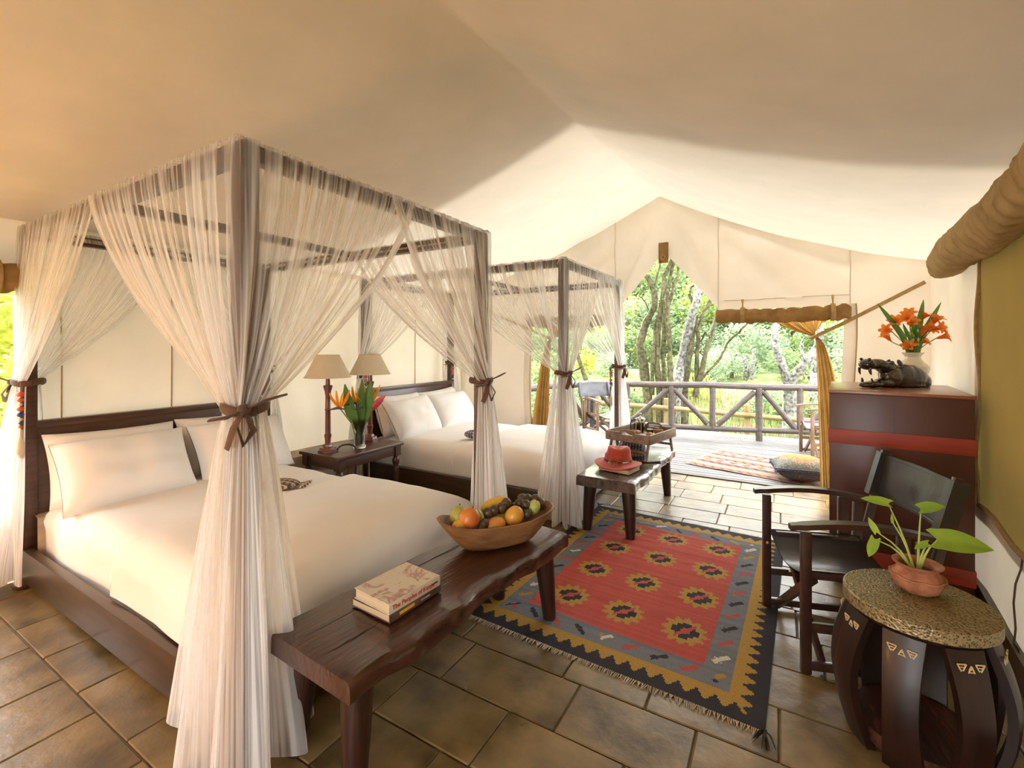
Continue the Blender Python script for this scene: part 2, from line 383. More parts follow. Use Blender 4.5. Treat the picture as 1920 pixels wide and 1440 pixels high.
# ------------------------------------------------------------------ tent shell
XL = -4.12; XRG = -1.22; EAVE = 2.25; YG = 5.55; YB = -1.7
def XR(y): return 1.19 - .1 * (5.55 - y)
def ridge(y): return 3.245 + .088 * (y - 5.6)
def roofz(x, y):
    t = (x - XRG) / (XR(y) - XRG) if x > XRG else (XRG - x) / (XRG - XL)
    t = min(1.0, t); r = ridge(y)
    return r + (EAVE - r) * t - .40 * t * (1 - t) * (1 + .12 * math.sin(y * 1.3))
m = MB()
def roof_half(side):
    def fn(u, v):
        y = lerp(YB, YG + .02, v); x = lerp(XRG, XR(y) if side > 0 else XL, u)
        return (x, y, roofz(x, y) + .006 * n2(x * 3, y * 2, 3))
    return fn
m.grid(roof_half(1), 28, 60, flip=True).grid(roof_half(-1), 28, 60)
ceil_o = struct(m.build('ceiling', MT['roof'], smooth=60, weld=True))
# outer fly sheet stretched over the sleeping end of the tent
def fly(u, v):
    y = lerp(YB - .9, 3.2, v); x = lerp(XL - .9, XR(y) + .9, u); xx = min(max(x, XL), XR(y)); return (x, y, roofz(xx, y) + .85 - .25 * abs(x - xx))
m = MB(); m.grid(fly, 40, 24); struct(m.build('fly_roof', MT['fly'], smooth=180))

def fold_y(y, z): return .024 * math.sin(y * 11 + 1.4 * math.sin(y * 2.3)) * (.3 + .7 * sstep(2.2, 1.0, z)) + .008 * n2(y * 5, z * 2, 9)
# left wall: cloth with a window hole towards the near end
m = MB()
def lw(y0, y1, z0, z1, nu, nv):
    m.grid(lambda u, v: (XL + .02 + fold_y(lerp(y0, y1, u), lerp(z0, z1, v)), lerp(y0, y1, u), lerp(z0, z1, v)), nu, nv)
WY0, WY1, WZ0, WZ1 = .15, .90, .45, 1.82
lw(WY1, YG + .05, 0, EAVE + .03, 90, 16); lw(YB, WY0, 0, EAVE + .03, 16, 16); lw(WY0, WY1, 0, WZ0, 28, 4); lw(WY0, WY1, WZ1, EAVE + .03, 28, 4)
wall_l = struct(m.build('wall_left', MT['canvas'], smooth=180))
for yy in (1.74, 1.10, 3.70, 4.52, 5.1):
    s = MB(); s.tube([(XL + .032 + fold_y(yy, z), yy + .004 * n1(z * 3), z) for z in [i * .15 for i in range(16)]], .006, 6, flat=.6); s.build('seam', MT['strap'], wall_l)
s = MB(); s.box(XL + .03, XL + .075, 3.66, 3.74, .45, 2.2); s.build('door_flap', MT['canvas_dark'], wall_l, bevel=.01)
# right wall with a wide gauze window
m = MB()
def rw(y0, y1, z0, z1, nu, nv):
    def fn(u, v):
        y = lerp(y0, y1, u); z = lerp(z0, z1, v)
        f = .014 * math.sin(y * 9) * sstep(2.2, 1.4, z) * (1 if y > 3.5 else .25)
        return (XR(y) - f, y, z)
    m.grid(fn, nu, nv, flip=True)
RY0, RY1, RZ0, RZ1 = .4, 3.60, .56, 2.0
rw(RY1, YG + .05, 0, EAVE + .03, 60, 12); rw(YB, RY0, 0, EAVE + .03, 20, 12); rw(RY0, RY1, 0, RZ0, 40, 6); rw(RY0, RY1, RZ1, EAVE + .03, 40, 3)
wall_r = struct(m.build('wall_right', MT['canvas'], smooth=180))
m = MB(); m.grid(lambda u, v: (XR(lerp(RY0, RY1, u)) + .012 + .006 * math.sin(u * 30), lerp(RY0 - .08, RY1 + .08, u), lerp(RZ0 - .08, RZ1 + .08, v)), 40, 8, flip=True)
win2 = struct(m.build('window_2', MT['olive'], smooth=180)); tag(win2, 'olive gauze window panel in the tent wall under the rolled blind')
m = MB(); m.tube([(XR(RY1) - .012 - .012 * math.sin(z * 9), RY1 + .012 * math.sin(z * 11) + .02 * (z < .7), z) for z in [RZ0 + i * .072 for i in range(21)]], .014, 8, flat=.5); m.build('window_edge', MT['strap'], win2)
m = MB(); m.tube([(XR(y) - .008, y, RZ0 + .012 * math.sin(y * 8)) for y in [RY0 + i * .16 for i in range(21)]], .012, 8); m.build('window_edge', MT['strap'], win2)
# back wall behind the viewer, with an opening added to brighten the near end
m = MB(); mid = XRG
def bw(x0, x1, z0, zt, nu):
    m.grid(lambda u, v: (lerp(x0, x1, u), YB, lerp(z0, zt(lerp(x0, x1, u)), v)), nu, 8, flip=True)
bw(XL, -1.3, 0, lambda x: roofz(x, YB), 18); bw(-.1, XR(YB), 0, lambda x: roofz(x, YB), 6); bw(-1.3, -.1, 1.95, lambda x: roofz(x, YB), 10)
struct(m.build('wall_back', MT['roof'], smooth=180))
# far gable with the peaked opening
ax, half = -1.165, .585
def gbot(x):
    if x < -2.93 or x > .60: return 0.0
    d = abs(x - ax)
    if d > half: return 1.865
    return lerp(2.49, 1.88, max(0, d - .07) / (half - .07)) if d > .07 else 2.49
m = MB()
segs = [(XL - .04, -2.931, 24), (-2.93, ax - half - .001, 26), (ax - half, ax, 16), (ax, ax + half, 16), (ax + half + .001, .60, 26), (.601, 1.24, 16)]
def gable_fn(x0, x1):
    def fn(u, v):
        x = lerp(x0, x1, u); zb = gbot(min(max(x, x0 + 1e-4), x1 - 1e-4)); zt = roofz(x, YG); z = lerp(zb, zt, v)
        f = .035 * math.sin((x - ax) * 5.2) * sstep(0, .5, abs(x - ax)) * sstep(3.2, 2.3, z) * .6
        for sg in (-1, 1):      # tension creases running down from the peak
            for slope, amp, wd in ((.46, .050, .07), (1.05, .040, .11), (1.9, .035, .13)):
                e = (x - ax) * sg - (3.2 - z) * slope; f += amp * math.exp(-(e / wd) ** 2) * sstep(.1, .7, 3.25 - z) * sstep(1.75, 2.05, z)
        return (x, YG - .01 - f + .01 * n2(x * 4, z * 4, 5), z)
    return fn
for x0, x1, n in segs: m.grid(gable_fn(x0, x1), n, 14)
wall_f = struct(m.build('wall_far', MT['canvas'], smooth=180))
for xx, zb in ((-2.93, 1.86), (.60, 1.86), (ax - half, 1.86), (ax + half, 1.86)):  # added strips that block light leaking through slits between gable panels
    g = gable_fn(*((xx, xx + .3) if xx > ax else (xx - .3, xx))); u_ = 0 if xx > ax else 1; s = MB(); zt = roofz(xx, YG)
    s.tube([(xx, (YG - .012 - (0 if k < 1 else 0) + (g(u_, (lerp(zb, zt, k / 14) - gbot(xx + (.01 if xx > ax else -.01))) / (zt - gbot(xx + (.01 if xx > ax else -.01))))[1] - YG)), lerp(zb, zt, k / 14)) for k in range(15)], .006, 6); s.build('seam', MT['canvas'], wall_f)
for x0, x1, zz in ((-.58, .6, 1.97), (-2.93, -1.75, 1.97)):
    s = MB(); s.tube([(lerp(x0, x1, i / 12), YG - .02 - .03 * math.sin((lerp(x0, x1, i / 12) - ax) * 5.2), zz) for i in range(13)], .005, 6); s.build('seam', MT['canvas'], wall_f)
for xx in (.585, -2.98):
    s = MB(); s.grid(lambda u, v: (xx + lerp(-.05, .05, u) + .012 * math.sin(v * 9), YG - .035 - .01 * math.sin(u * PI), lerp(0, 1.88, v)), 6, 24, flip=True)
    s.build('post_sleeve', MT['canvas'], wall_f, smooth=180)
    s = MB(); s.tube([(xx + .055 + .012 * math.sin(i * .45), YG - .045, i * .094) for i in range(21)], .006, 6); s.build('piping', MT['strap'], wall_f)
s = MB(); s.box(-1.225, -1.115, YG - .045, YG - .015, 2.44, 2.68); s.build('ridge_plate', MT['canvas_dark'], wall_f, bevel=.006)
s = MB(); s.tube([(-1.17 + .022 * math.cos(t * .5), YG - .055, 2.50 + .03 * math.sin(t * .5)) for t in range(13)], .006, 6); s.build('ring', MT['brass'], wall_f)

# ------------------------------------------------------------------ floor of stone tiles
m = MB(); m.box(XL - .05, 1.25, YB - .05, 5.50, -.10, -.012)
floor = struct(m.build('floor', MT['grout']))
RT = random.Random(3); tiles = {}
row_y = 0.18; r = 0
while row_y < 5.46:
    y0, y1 = row_y, min(row_y + .28, 5.485); x = XL + .02 - RT.random() * .3
    while x < 1.2:
        L = RT.choice([.36, .42, .42, .47, .55]); xa, xb = max(x, XL + .01), min(x + L, 1.2); x += L
        if xb - xa < .06: continue
        key = (round(xb - xa, 2), round(y1 - y0, 2))
        if key not in tiles:
            t = MB(); hx, hy = key[0] / 2 - .003, key[1] / 2 - .003; t.box(-hx, hx, -hy, hy, -.03, 0)
            tiles[key] = t.mesh('tile', MT['tile'], bevel=.004, seg=1)
        o = link('tile', tiles[key], floor, ((xa + xb) / 2, (y0 + y1) / 2, RT.uniform(-.003, .0)), (RT.uniform(-.003, .003), RT.uniform(-.003, .003), RT.uniform(-.004, .004)))
    row_y += .28; r += 1
# skirting ledge of stone along the left wall, threshold board
base = MB(); base.grid(lambda u, v: [(XL + .05, lerp(.95, 5.5, u), 0), (XL + .21, lerp(.95, 5.5, u), 0), (XL + .20, lerp(.95, 5.5, u), .42 + .012 * n1(u * 14)), (XL + .05, lerp(.95, 5.5, u), .45 + .01 * n1(u * 14))][round(v * 3)], 40, 3, flip=True)
struct(base.build('baseboard_left', MT['stone'], smooth=20))
m = MB(); m.box(-2.95, 1.1, 5.49, 5.56, -.05, .012); struct(m.build('trim_1', MT['log'], bevel=.008)); 
m = MB(); m.grid(lambda u, v: (XR(lerp(.2, 5.4, u)) - [.0, .03, .03][round(v * 2)], lerp(.2, 5.4, u), [.13, .13, 0][round(v * 2)]), 30, 2); struct(m.build('baseboard_right', MT['rail_wood'], smooth=20))

# ------------------------------------------------------------------ deck outside
DZ = -.02
deck = bpy.data.objects.new('deck_floor', None); COL.objects.link(deck); struct(deck); tag(deck, 'weathered plank deck outside the tent opening')
p = MB(); p.box(-2.95, 2.95, -.047, .047, -.04, 0); pme = p.mesh('plank', MT['deck'], bevel=.005, seg=1)
y = 5.62; k = 0
while y < 8.62:
    link('plank', pme, deck, (-.9 + .25 * (y - 5.6), y + .0, DZ + R.uniform(-.003, .002)), (0, 0, R.uniform(-.003, .003) + .012)); y += .107
j = MB()
for xx in (-3, -1.5, 0, 1.5): j.box(xx - .05, xx + .05, 5.6, 8.7, DZ - .2, DZ - .045)
j.build('joist', MT['log'], deck)

def log_pts(a, b, n=6, wob=.012, s=0):
    return [tuple(Vector(vl(a, b, i / n)) + Vector((n1(i * .7, s) * wob, n1(i * .7, s + 5) * wob, n1(i * .7, s + 9) * wob))) for i in range(n + 1)]
def railing(name, label, A, B, xs, RH=.85, lean=True):
    t = thing(name, label, 'railing', A, math.atan2(B[1] - A[1], B[0] - A[0])); L = math.dist(A[:2], B[:2])
    MB().tube(log_pts((-.05, 0, RH), (L + .05, 0, RH), 10, .014, 2), .052, 10).build('top_rail', MT['log'], t)
    MB().tube(log_pts((0, 0, .17), (L, 0, .17), 10, .01, 4), .045, 10).build('bottom_rail', MT['log'], t)
    for i, q in enumerate(xs):
        MB().tube(log_pts((q * L, 0, -.35 if i % 2 == 0 else .17), (q * L, 0, RH - .01), 4, .008, i), .05 if i % 2 == 0 else .046, 10).build('post', MT['log'], t)
        if i + 1 < len(xs):
            a, b = (q * L, xs[i + 1] * L); hi, lo = RH - .08, .22
            s0, s1 = ((a + .06, 0, hi), (b - .07, 0, lo)) if i % 2 == 0 else ((a + .07, 0, lo), (b - .06, 0, hi))
            MB().tube(log_pts(s0, s1, 5, .008, i + 3), .043, 10).build('brace', MT['log'], t)
    return t
railing('deck_railing', 'dark log railing with diagonal braces along the far edge of the deck', (-2.80, 7.56, DZ), (1.60, 8.62, DZ), [0, .13, .285, .425, .575, .70, .83, 1])
railing('deck_railing', 'dark log railing with steep braces at the near side of the deck beside the tent', (-3.35, 5.75, DZ), (-2.86, 7.46, DZ), [0, .33, .66, 1])
# lower pale log fence beyond the deck
t = thing('log_fence', 'pale sunlit log fence standing below the deck', 'fence', (-3.6, 9.6, -.7), math.atan2(.9, 6.2))
for z0 in (.35, .95): MB().tube(log_pts((0, 0, z0), (6.3, 0, z0 - .28), 10, .02, 3), .05, 8).build('rail', MT['log_light'], t)
for q in (.1, 1.6, 3.1, 4.6, 6.1): MB().tube(log_pts((q, .06, -.5), (q, .06, 1.15 - q * .045), 4, .01, q), .06, 8).build('post', MT['log_light'], t)

# ------------------------------------------------------------------ ground and forest
def gz(x, y):
    base = -1.05 + 1.35 * sstep(10, 24, y) + 4.5 * sstep(24, 52, y)
    if x < -4: base = lerp(base, -.25, sstep(-4, -6, x) * sstep(9, 3, y)) + 3.0 * sstep(-11, -24, x) * sstep(14, 3, y)
    return base + .18 * n2(x * .5, y * .5, 2)
m = MB(); m.grid(lambda u, v: (lerp(-46, 34, u), lerp(-9, 58, v), gz(lerp(-46, 34, u), lerp(-9, 58, v)) - (.3 if (-5.2 < lerp(-46, 34, u) < 2.2 and lerp(-9, 58, v) < 8.7) else 0)), 110, 90)
struct(m.build('ground', MT['grass'], smooth=180))

def leafcloud(n, rad, size, seed, shell=.55, mat='fol_a', stems=0):
    rr = random.Random(seed); m = MB(); blobs = [(Vector((0, 0, 0)), 1.0)] + [(Vector((rr.uniform(-.6, .6), rr.uniform(-.6, .6), rr.uniform(-.45, .5))), rr.uniform(.35, .6)) for _ in range(7)]
    for i in range(n):
        c, br = rr.choice(blobs); d = Vector((rr.gauss(0, 1), rr.gauss(0, 1), rr.gauss(0, 1))).normalized()
        q = c + d * br * rr.uniform(shell, 1.0); q = Vector((q.x * rad[0], q.y * rad[1], q.z * rad[2]))
        a = Vector((rr.gauss(0, 1), rr.gauss(0, 1), rr.gauss(0, .6))).normalized(); b = a.cross(Vector((rr.gauss(0, 1), rr.gauss(0, 1), rr.gauss(0, 1)))).normalized()
        s = size * rr.uniform(.6, 1.3); k = len(m.v)
        for p in (q - a * s, q + b * s * .42, q + a * s, q - b * s * .42): m.v.append(tuple(p))
        m._q((k, k + 1, k + 2, k + 3))
    return m.mesh('leaves', MT[mat], smooth=0)
FOL = [leafcloud(2600, (1.7, 1.7, 1.5), .10, 1, mat='fol_a'), leafcloud(2600, (1.7, 1.7, 1.6), .095, 2, mat='fol_b'), leafcloud(2600, (1.7, 1.7, 1.5), .09, 3, mat='fol_c'), leafcloud(3000, (2.2, 2.2, 2.6), .12, 4, mat='fol_a'), leafcloud(3000, (2.0, 2.0, 2.6), .12, 5, mat='fol_b')]
trunkme = MB().tube([(0, 0, -.6), (.06, .02, .7), (-.04, .05, 1.6), (.05, 0, 2.6)], [.16, .13, .10, .05], 8).mesh('trunk', MT['bark'])
ROWS = [', in the front row', ', in the second row', ', in the middle row', ', in the fourth row', ', in the last row']
def mktree(name, label, cat, loc, kind, s, th, group):
    t = thing(name, label, cat, loc, R.uniform(0, 6), group)
    o = link('leaves', FOL[kind], t, (0, 0, th)); o.scale = (s, s, s)
    k = link('trunk', trunkme, t); k.scale = (s * .8, s * .8, max(.35, th / 2.4))
    return t
RB = random.Random(21)
KN = ['leafy green bush on the slope beyond the deck', 'yellow-green sunlit bush on the slope beyond the deck', 'grey-green bush on the slope beyond the deck', 'tall green tree of the forest behind the meadow', 'tall sunlit yellow-green tree of the forest behind the meadow']
for row, (Y0, n, kinds, s0, th) in enumerate([(20, 11, (0, 2, 2, 1), .75, .35), (25, 12, (0, 2, 3), 1.0, .8), (30, 13, (3, 4, 3, 2), 1.25, 2.2), (36, 13, (3, 4, 4, 3), 1.6, 3.4), (43, 13, (4, 3, 4), 2.0, 5.0)]):
    for i in range(n):
        Y = Y0 + RB.uniform(-1.8, 1.8); x = Y * lerp(-0.752, 0.143, (i + .5 + RB.uniform(-.3, .3)) / n); k = RB.choice(kinds)
        mktree('forest_tree' if k > 2 else 'bush', KN[k] + ROWS[row], 'tree' if k > 2 else 'bush', (x, Y, gz(x, Y)), k, s0 * RB.uniform(.8, 1.2), th * RB.uniform(.8, 1.25), 'forest beyond the meadow, ' + KN[k].split(' of')[0].split(' on')[0] + ROWS[row])
for (x, Y, k, s) in ((-3.96, 14.5, 0, 0.5), (-0.54, 15, 2, 0.55), (0.67, 13.5, 0, 0.55), (-4.5, 13, 2, 0.6), (-4.77, 12, 0, 0.6), (-7.01, 16, 0, 1.0), (-6.72, 14, 2, 0.8), (1.44, 16, 1, 0.8), (-2.59, 17, 1, 0.5)):
    mktree('shrub', ['low leafy green shrub near the deck railing', 'low yellow-green shrub near the deck railing', 'low grey-green shrub near the deck railing'][k], 'shrub', (x, Y, gz(x, Y)), k, s, .25, ['green', 'yellow', 'grey'][k] + ' shrubs near the railing')
# bushes outside the left window
for (x, y, k, s) in ((-8.5, 1.0, 4, .8), (-9.5, 2.2, 1, .9), (-8.2, -.4, 1, .7), (-11, .6, 4, 1.1), (-7.4, 1.9, 1, .45), (-7.0, .7, 0, .4), (-12, 3.5, 4, 1.2), (-10.5, -1.5, 4, 1.2)):
    mktree('garden_bush', 'sunlit yellow-green bush outside the window at the tent side', 'bush', (x, y, gz(x, y)), k, s, .5 if k < 3 else 1.4, 'bushes outside the side window')
# mossy stems near the railing
def tree(name, label, base, stems):
    loc = Vector((base[0], base[1], gz(*base))); t = thing(name, label, 'tree', tuple(loc))
    for si, (pts, r0, r1, mm) in enumerate(stems):
        P = [Vector(p) - loc for p in pts]; n = len(P); Q = []; rad = []
        for i in range(n - 1):
            for k in range(4):
                g = (i + k / 4) / (n - 1); Q.append(P[i].lerp(P[i + 1], k / 4) + Vector((n1(g * 14, si) * .02, n1(g * 14, si + 3) * .02, 0))); rad.append(lerp(r0, r1, g) * (1 + .18 * n1(g * 17, si + 7)))
        Q.append(P[-1]); rad.append(r1); MB().tube(Q, rad, 9).build('stem', MT[mm], t)
tree('mossy_tree', 'clump of mossy olive-brown stems rising behind the railing under the tent peak', (-2.55, 11.5), [
    ([(-2.79, 11.58, -0.94), (-2.86, 11.58, 0.26), (-2.96, 11.58, 1.06), (-3.03, 11.53, 1.53), (-2.87, 11.58, 2.06), (-2.61, 11.38, 2.43), (-2.63, 11.32, 2.82), (-2.79, 11.35, 3.2)], 0.122, 0.067, 'bark'),
    ([(-2.6, 11.32, 2.43), (-2.65, 11.33, 2.89), (-2.52, 11.41, 3.41), (-2.45, 11.43, 3.79)], 0.037, 0.018, 'bark'),
    ([(-2.54, 11.64, -0.92), (-2.56, 11.58, 0.27), (-2.59, 11.45, 1.07), (-2.58, 11.56, 1.85), (-2.45, 11.34, 2.55), (-2.42, 11.53, 3.16), (-2.22, 11.52, 3.65), (-2.11, 11.46, 4.15)], 0.091, 0.037, 'bark'),
    ([(-2.41, 11.49, -0.88), (-2.39, 11.51, 0.29), (-2.47, 11.57, 1.26), (-2.37, 11.35, 2.1), (-2.39, 11.29, 2.61)], 0.067, 0.049, 'bark'),
    ([(-2.22, 11.56, -0.87), (-2.23, 11.4, 0.31), (-2.26, 11.34, 1.33), (-2.29, 11.29, 2.1), (-2.32, 11.35, 2.68), (-2.3, 11.56, 3.15), (-2.17, 11.56, 3.59)], 0.079, 0.03, 'bark'),
    ([(-2.32, 11.41, 2.36), (-2.18, 11.35, 2.8), (-2.11, 11.63, 3.28), (-2.04, 11.49, 3.63)], 0.043, 0.03, 'bark'),
    ([(-2.73, 11.56, 0.27), (-2.65, 11.33, 1.2), (-2.66, 11.58, 1.92), (-2.59, 11.51, 2.25)], 0.055, 0.037, 'bark'),
    ([(-2.77, 11.59, 2.26), (-2.94, 11.53, 2.66), (-3.02, 11.56, 3.0)], 0.018, 0.009, 'bark'),
])
tree('mossy_tree', 'pale lichen-spotted leaning tree with thin side stems behind the railing', (-2.05, 12.2), [
    ([(-2.36, 12.26, -1.15), (-2.26, 12.02, 0.18), (-2.21, 12.37, 0.98), (-2.0, 12.26, 1.8), (-1.85, 12.07, 2.25), (-1.75, 12.08, 2.65), (-1.76, 12.39, 3.08)], 0.136, 0.097, 'bark_pale'),
    ([(-1.83, 12.19, 2.46), (-1.96, 12.19, 2.78), (-1.94, 12.22, 2.94), (-1.85, 12.21, 3.0)], 0.039, 0.026, 'bark'),
    ([(-1.74, 12.22, 2.73), (-1.57, 12.06, 2.83), (-1.54, 12.23, 3.05)], 0.032, 0.019, 'bark_pale'),
    ([(-2.05, 12.05, -1.08), (-2.09, 12.36, 0.16), (-1.97, 12.21, 1.06), (-1.88, 12.29, 1.86), (-1.8, 12.21, 2.26)], 0.097, 0.052, 'bark'),
    ([(-1.76, 12.21, 0.19), (-1.78, 12.28, 1.19), (-1.75, 12.21, 1.86), (-1.64, 12.23, 2.32), (-1.41, 12.37, 2.71)], 0.058, 0.039, 'bark'),
    ([(-1.83, 12.19, 0.19), (-1.63, 12.16, 0.93), (-1.51, 12.18, 1.53), (-1.35, 12.38, 2.12), (-1.24, 12.38, 2.52)], 0.065, 0.045, 'bark'),
    ([(-1.78, 12.21, 0.53), (-1.49, 12.23, 0.87), (-1.24, 12.38, 1.22), (-1.12, 12.38, 1.53), (-0.82, 12.03, 1.81), (-0.61, 12.0, 2.06)], 0.039, 0.023, 'bark'),
    ([(-1.69, 12.26, 1.59), (-1.57, 12.06, 1.83), (-1.48, 12.11, 1.7), (-1.47, 12.29, 1.59)], 0.019, 0.019, 'bark'),
])
tree('mossy_tree', 'forked grey tree with two spreading limbs behind the right end of the railing', (0.2, 12.0), [
    ([(0.24, 12.06, -0.94), (0.23, 12.24, -0.12), (0.2, 12.06, 0.68)], 0.191, 0.14, 'bark_pale'),
    ([(0.2, 11.97, 0.62), (0.05, 11.88, 1.04), (-0.08, 11.85, 1.46), (-0.09, 11.92, 1.76), (-0.05, 12.22, 2.08)], 0.102, 0.064, 'bark_pale'),
    ([(0.2, 11.97, 0.6), (0.36, 11.9, 0.91), (0.52, 11.9, 1.17), (0.71, 12.16, 1.4), (0.8, 12.01, 1.81)], 0.115, 0.076, 'bark_pale'),
    ([(0.49, 11.78, 1.14), (0.43, 11.79, 1.4), (0.43, 11.84, 1.69)], 0.038, 0.025, 'bark_pale'),
])
tree('mossy_tree', 'straight speckled trunk behind the forked grey tree', (0.76, 14.0), [
    ([(0.69, 13.84, -0.98), (0.77, 14.0, 0.23), (0.84, 14.2, 0.91), (0.88, 14.08, 1.6), (0.82, 14.06, 2.69)], 0.149, 0.089, 'bark_pale'),
])
tree('tree_stump', 'pale broken stump at the back of the meadow', (-1.05, 20.0), [
    ([(-1.14, 20.15, 0.16), (-1.09, 19.93, 0.63), (-1.16, 19.89, 1.0)], 0.127, 0.074, 'bark_pale'),
    ([(-0.92, 19.91, 0.18), (-0.88, 19.81, 0.85), (-0.82, 19.76, 1.36)], 0.085, 0.064, 'bark_pale'),
])
tree('mossy_tree', 'thin leaning tree seen between the net curtains of the far bed', (-4.8, 12.5), [
    ([(-4.67, 12.4, -0.83), (-4.78, 12.39, 0.47), (-4.97, 12.42, 1.0), (-5.1, 12.42, 1.46), (-5.12, 12.38, 2.08)], 0.066, 0.046, 'bark'),
])
# overhead crowns that dapple the deck with shade
for (x, y, z, k, s, lb) in ((-2.6, 9.3, 5.8, 3, .9, 'high leafy crown above the left end of the deck railing'), (-4.6, 8.2, 6.0, 3, .85, 'high leafy crown beside the tent corner by the deck'), (-3.4, 11.2, 6.6, 4, .9, 'high sunlit crown above the thin leaning tree'), (-1.6, 8.6, 6.4, 3, .7, 'high leafy crown above the middle of the deck')):
    bx, by = -6.2 - .5 * abs(x), y + .4; g0 = gz(bx, by); t = thing('shade_tree', lb, 'tree', (bx, by, g0))
    o = link('leaves', FOL[k], t, (x - bx, y - by, z - g0)); o.scale = (s, s, s)
    MB().tube([(0, 0, -.3), (.05, 0, 2.2), (.3, -.1, 4.0), ((x - bx) * .5, (y - by) * .5, z - g0 - .3), (x - bx, y - by, z - g0)], [.2, .16, .13, .09, .04], 8).build('trunk', MT['bark'], t)
# dry reeds below the railing
m = MB(); rr = random.Random(5)
for i in range(5200):
    Y = rr.uniform(9.0, 17.0); x = Y * rr.uniform(-0.538, 0.113); h = rr.uniform(.25, .85); z = gz(x, Y) - .03; a = rr.uniform(0, PI); dx, dy = .022 * math.cos(a), .022 * math.sin(a); lx, ly = rr.uniform(-.2, .2), rr.uniform(-.2, .2)
    k = len(m.v); m.v += [(x - dx, Y - dy, z), (x + dx, Y + dy, z), (x + lx, Y + ly, z + h)]; m.m = 0 if rr.random() < .45 else 1; m._q((k, k + 1, k + 2))
tag(m.build('tall_grass', [MT['reed'], MT['fol_a']], smooth=0), 'dry and green tall grass growing below the deck railing', 'grass', kind='stuff')
# ------------------------------------------------------------------ blinds, drapes and straps of the tent
def roll(name, label, p0, p1, r, seed, mat='canvas_dark', straps=(), group=None, wr=.14):
    p0, p1 = Vector(p0), Vector(p1); d = (p1 - p0); L = d.length; d.normalize()
    s = Vector((0, 0, 1)); a = d.cross(s).normalized(); c = a.cross(d)
    t = thing(name, label, 'blind', tuple(p0))
    def fn(u, v):
        th = 2 * PI * u; q = v * L
        wv = math.sin(q * 52 + 3.2 * math.sin(th + 1) + 4 * n1(q * 4, seed)); k = r * (1 + .15 * n2(q * 9 + 2.2 * math.sin(th + q * 3), th * 1.5, seed) + wr * (abs(wv) ** .6 * math.copysign(1, wv)) * (.5 + .5 * n1(q * 3 + th, seed + 2)))
        if v < .001 or v > .999: k *= .8
        sag = -.018 * math.sin(PI * v)
        return d * q + a * math.cos(th) * k * .8 + c * (math.sin(th) * k + sag)
    m = MB(); m.grid(fn, 24, max(24, int(L * 84)), close=True)
    n = 24; m._q([i for i in range(n)][::-1]); b = len(m.v) - n; m._q([b + i for i in range(n)])
    m.build('rolled_cloth', MT[mat], t, smooth=180)
    for q in straps:
        m = MB(); pts = []
        for i in range(17):
            th = 2 * PI * i / 16; pts.append(d * (q * L) + a * math.cos(th) * r * 1.0 + c * math.sin(th) * r * 1.17)
        m.tube(pts, .02, 6, flat=.25); m.tube([d * (q * L) + c * r * 1.1, d * (q * L) + c * (r + .07)], .014, 6, flat=.4)
        st = m.build('strap', MT['strap'], t); m = MB(); m.tube([d * (q * L) + c * (r + .06) + a * .0, d * (q * L) + c * (r + .10)], .012, 8); m.build('buckle', MT['brass'], st)
    return t
roll('window_blind', 'wrinkled khaki canvas blind rolled up above the olive gauze window', (XR(4.15) - .085, 4.15, 2.03), (XR(.5) - .10, .5, 2.06), .112, 3, mat='khaki', wr=.22)
roll('door_blind', 'rolled tan canvas blind strapped under the gable cloth beside the wardrobe', (-.60, 5.46, 1.795), (.60, 5.46, 1.80), .07, 5, straps=(.22, .88))
roll('door_blind', 'rolled tan canvas blind strapped under the gable cloth behind the far bed', (-2.93, 5.46, 1.80), (-1.75, 5.46, 1.795), .07, 8, straps=(.15, .75))
roll('window_blind', 'rolled brown canvas blind strapped above the side window by the near bed', (XL + .12, .10, 1.88), (XL + .12, .90, 1.88), .085, 11, straps=(.25, .86))
def drape(label, xs, sgn, seed):
    x0, xt, xb = xs; O = Vector((xt, YG + .07, 0))
    def fn(u, v):
        y = YG + .07; a = .022 * math.sin(u * 26 + seed) + .012 * math.sin(u * 61)
        zt = 1.575 - .055 * (u - .5); xm = xt + sgn * .035 * (u - .5)
        if v < .35:
            t = v / .35; return (lerp(x0 + sgn * .50 * (1 - u), xm, t ** 1.1) - sgn * .0, y + a * (1.1 - t * .6), lerp(1.76, zt, t ** (.75 + .5 * u)) - .03 * math.sin(PI * t) * u)
        t = (v - .35) / .65; return (lerp(xm, xb + sgn * .27 * (u - .5), t ** .55), y + a * (.5 + t), lerp(zt, .02, t))
    th = thing('door_drape', label, 'curtain', tuple(O)); m = MB(); m.grid(lambda u, v: Vector(fn(u, v)) - O, 70, 50, flip=True)
    m.build('cloth', MT['canvas_dark'], th, smooth=180)
    m = MB(); A = Vector((xt - sgn * .05, YG + .02, 1.545)); B = Vector((1.15 if sgn > 0 else -3.85, YG - .05, 2.05))
    C = Vector((xt + sgn * .20, YG - .085, lerp(1.545, 2.05, .27)))
    for p, q in ((A, C), (C, B)): m.beam(p - O, q - O, .006, .034, up=(0, 0, 1))
    ring = [Vector((xt + .05 * math.cos(i * PI / 8), YG + .07 + .06 * math.sin(i * PI / 8), 1.575 + .03 * sgn * math.cos(i * PI / 8))) - O for i in range(17)]; m.tube(ring, .008, 6, flat=2.6)
    m.build('tie_strap', MT['strap'], th)
drape('ochre door drape pulled aside with a webbing strap near the wardrobe', (-.10, .33, .50), 1, 1)
drape('ochre door drape pulled aside behind the far bed', (-2.25, -2.68, -2.84), -1, 4)
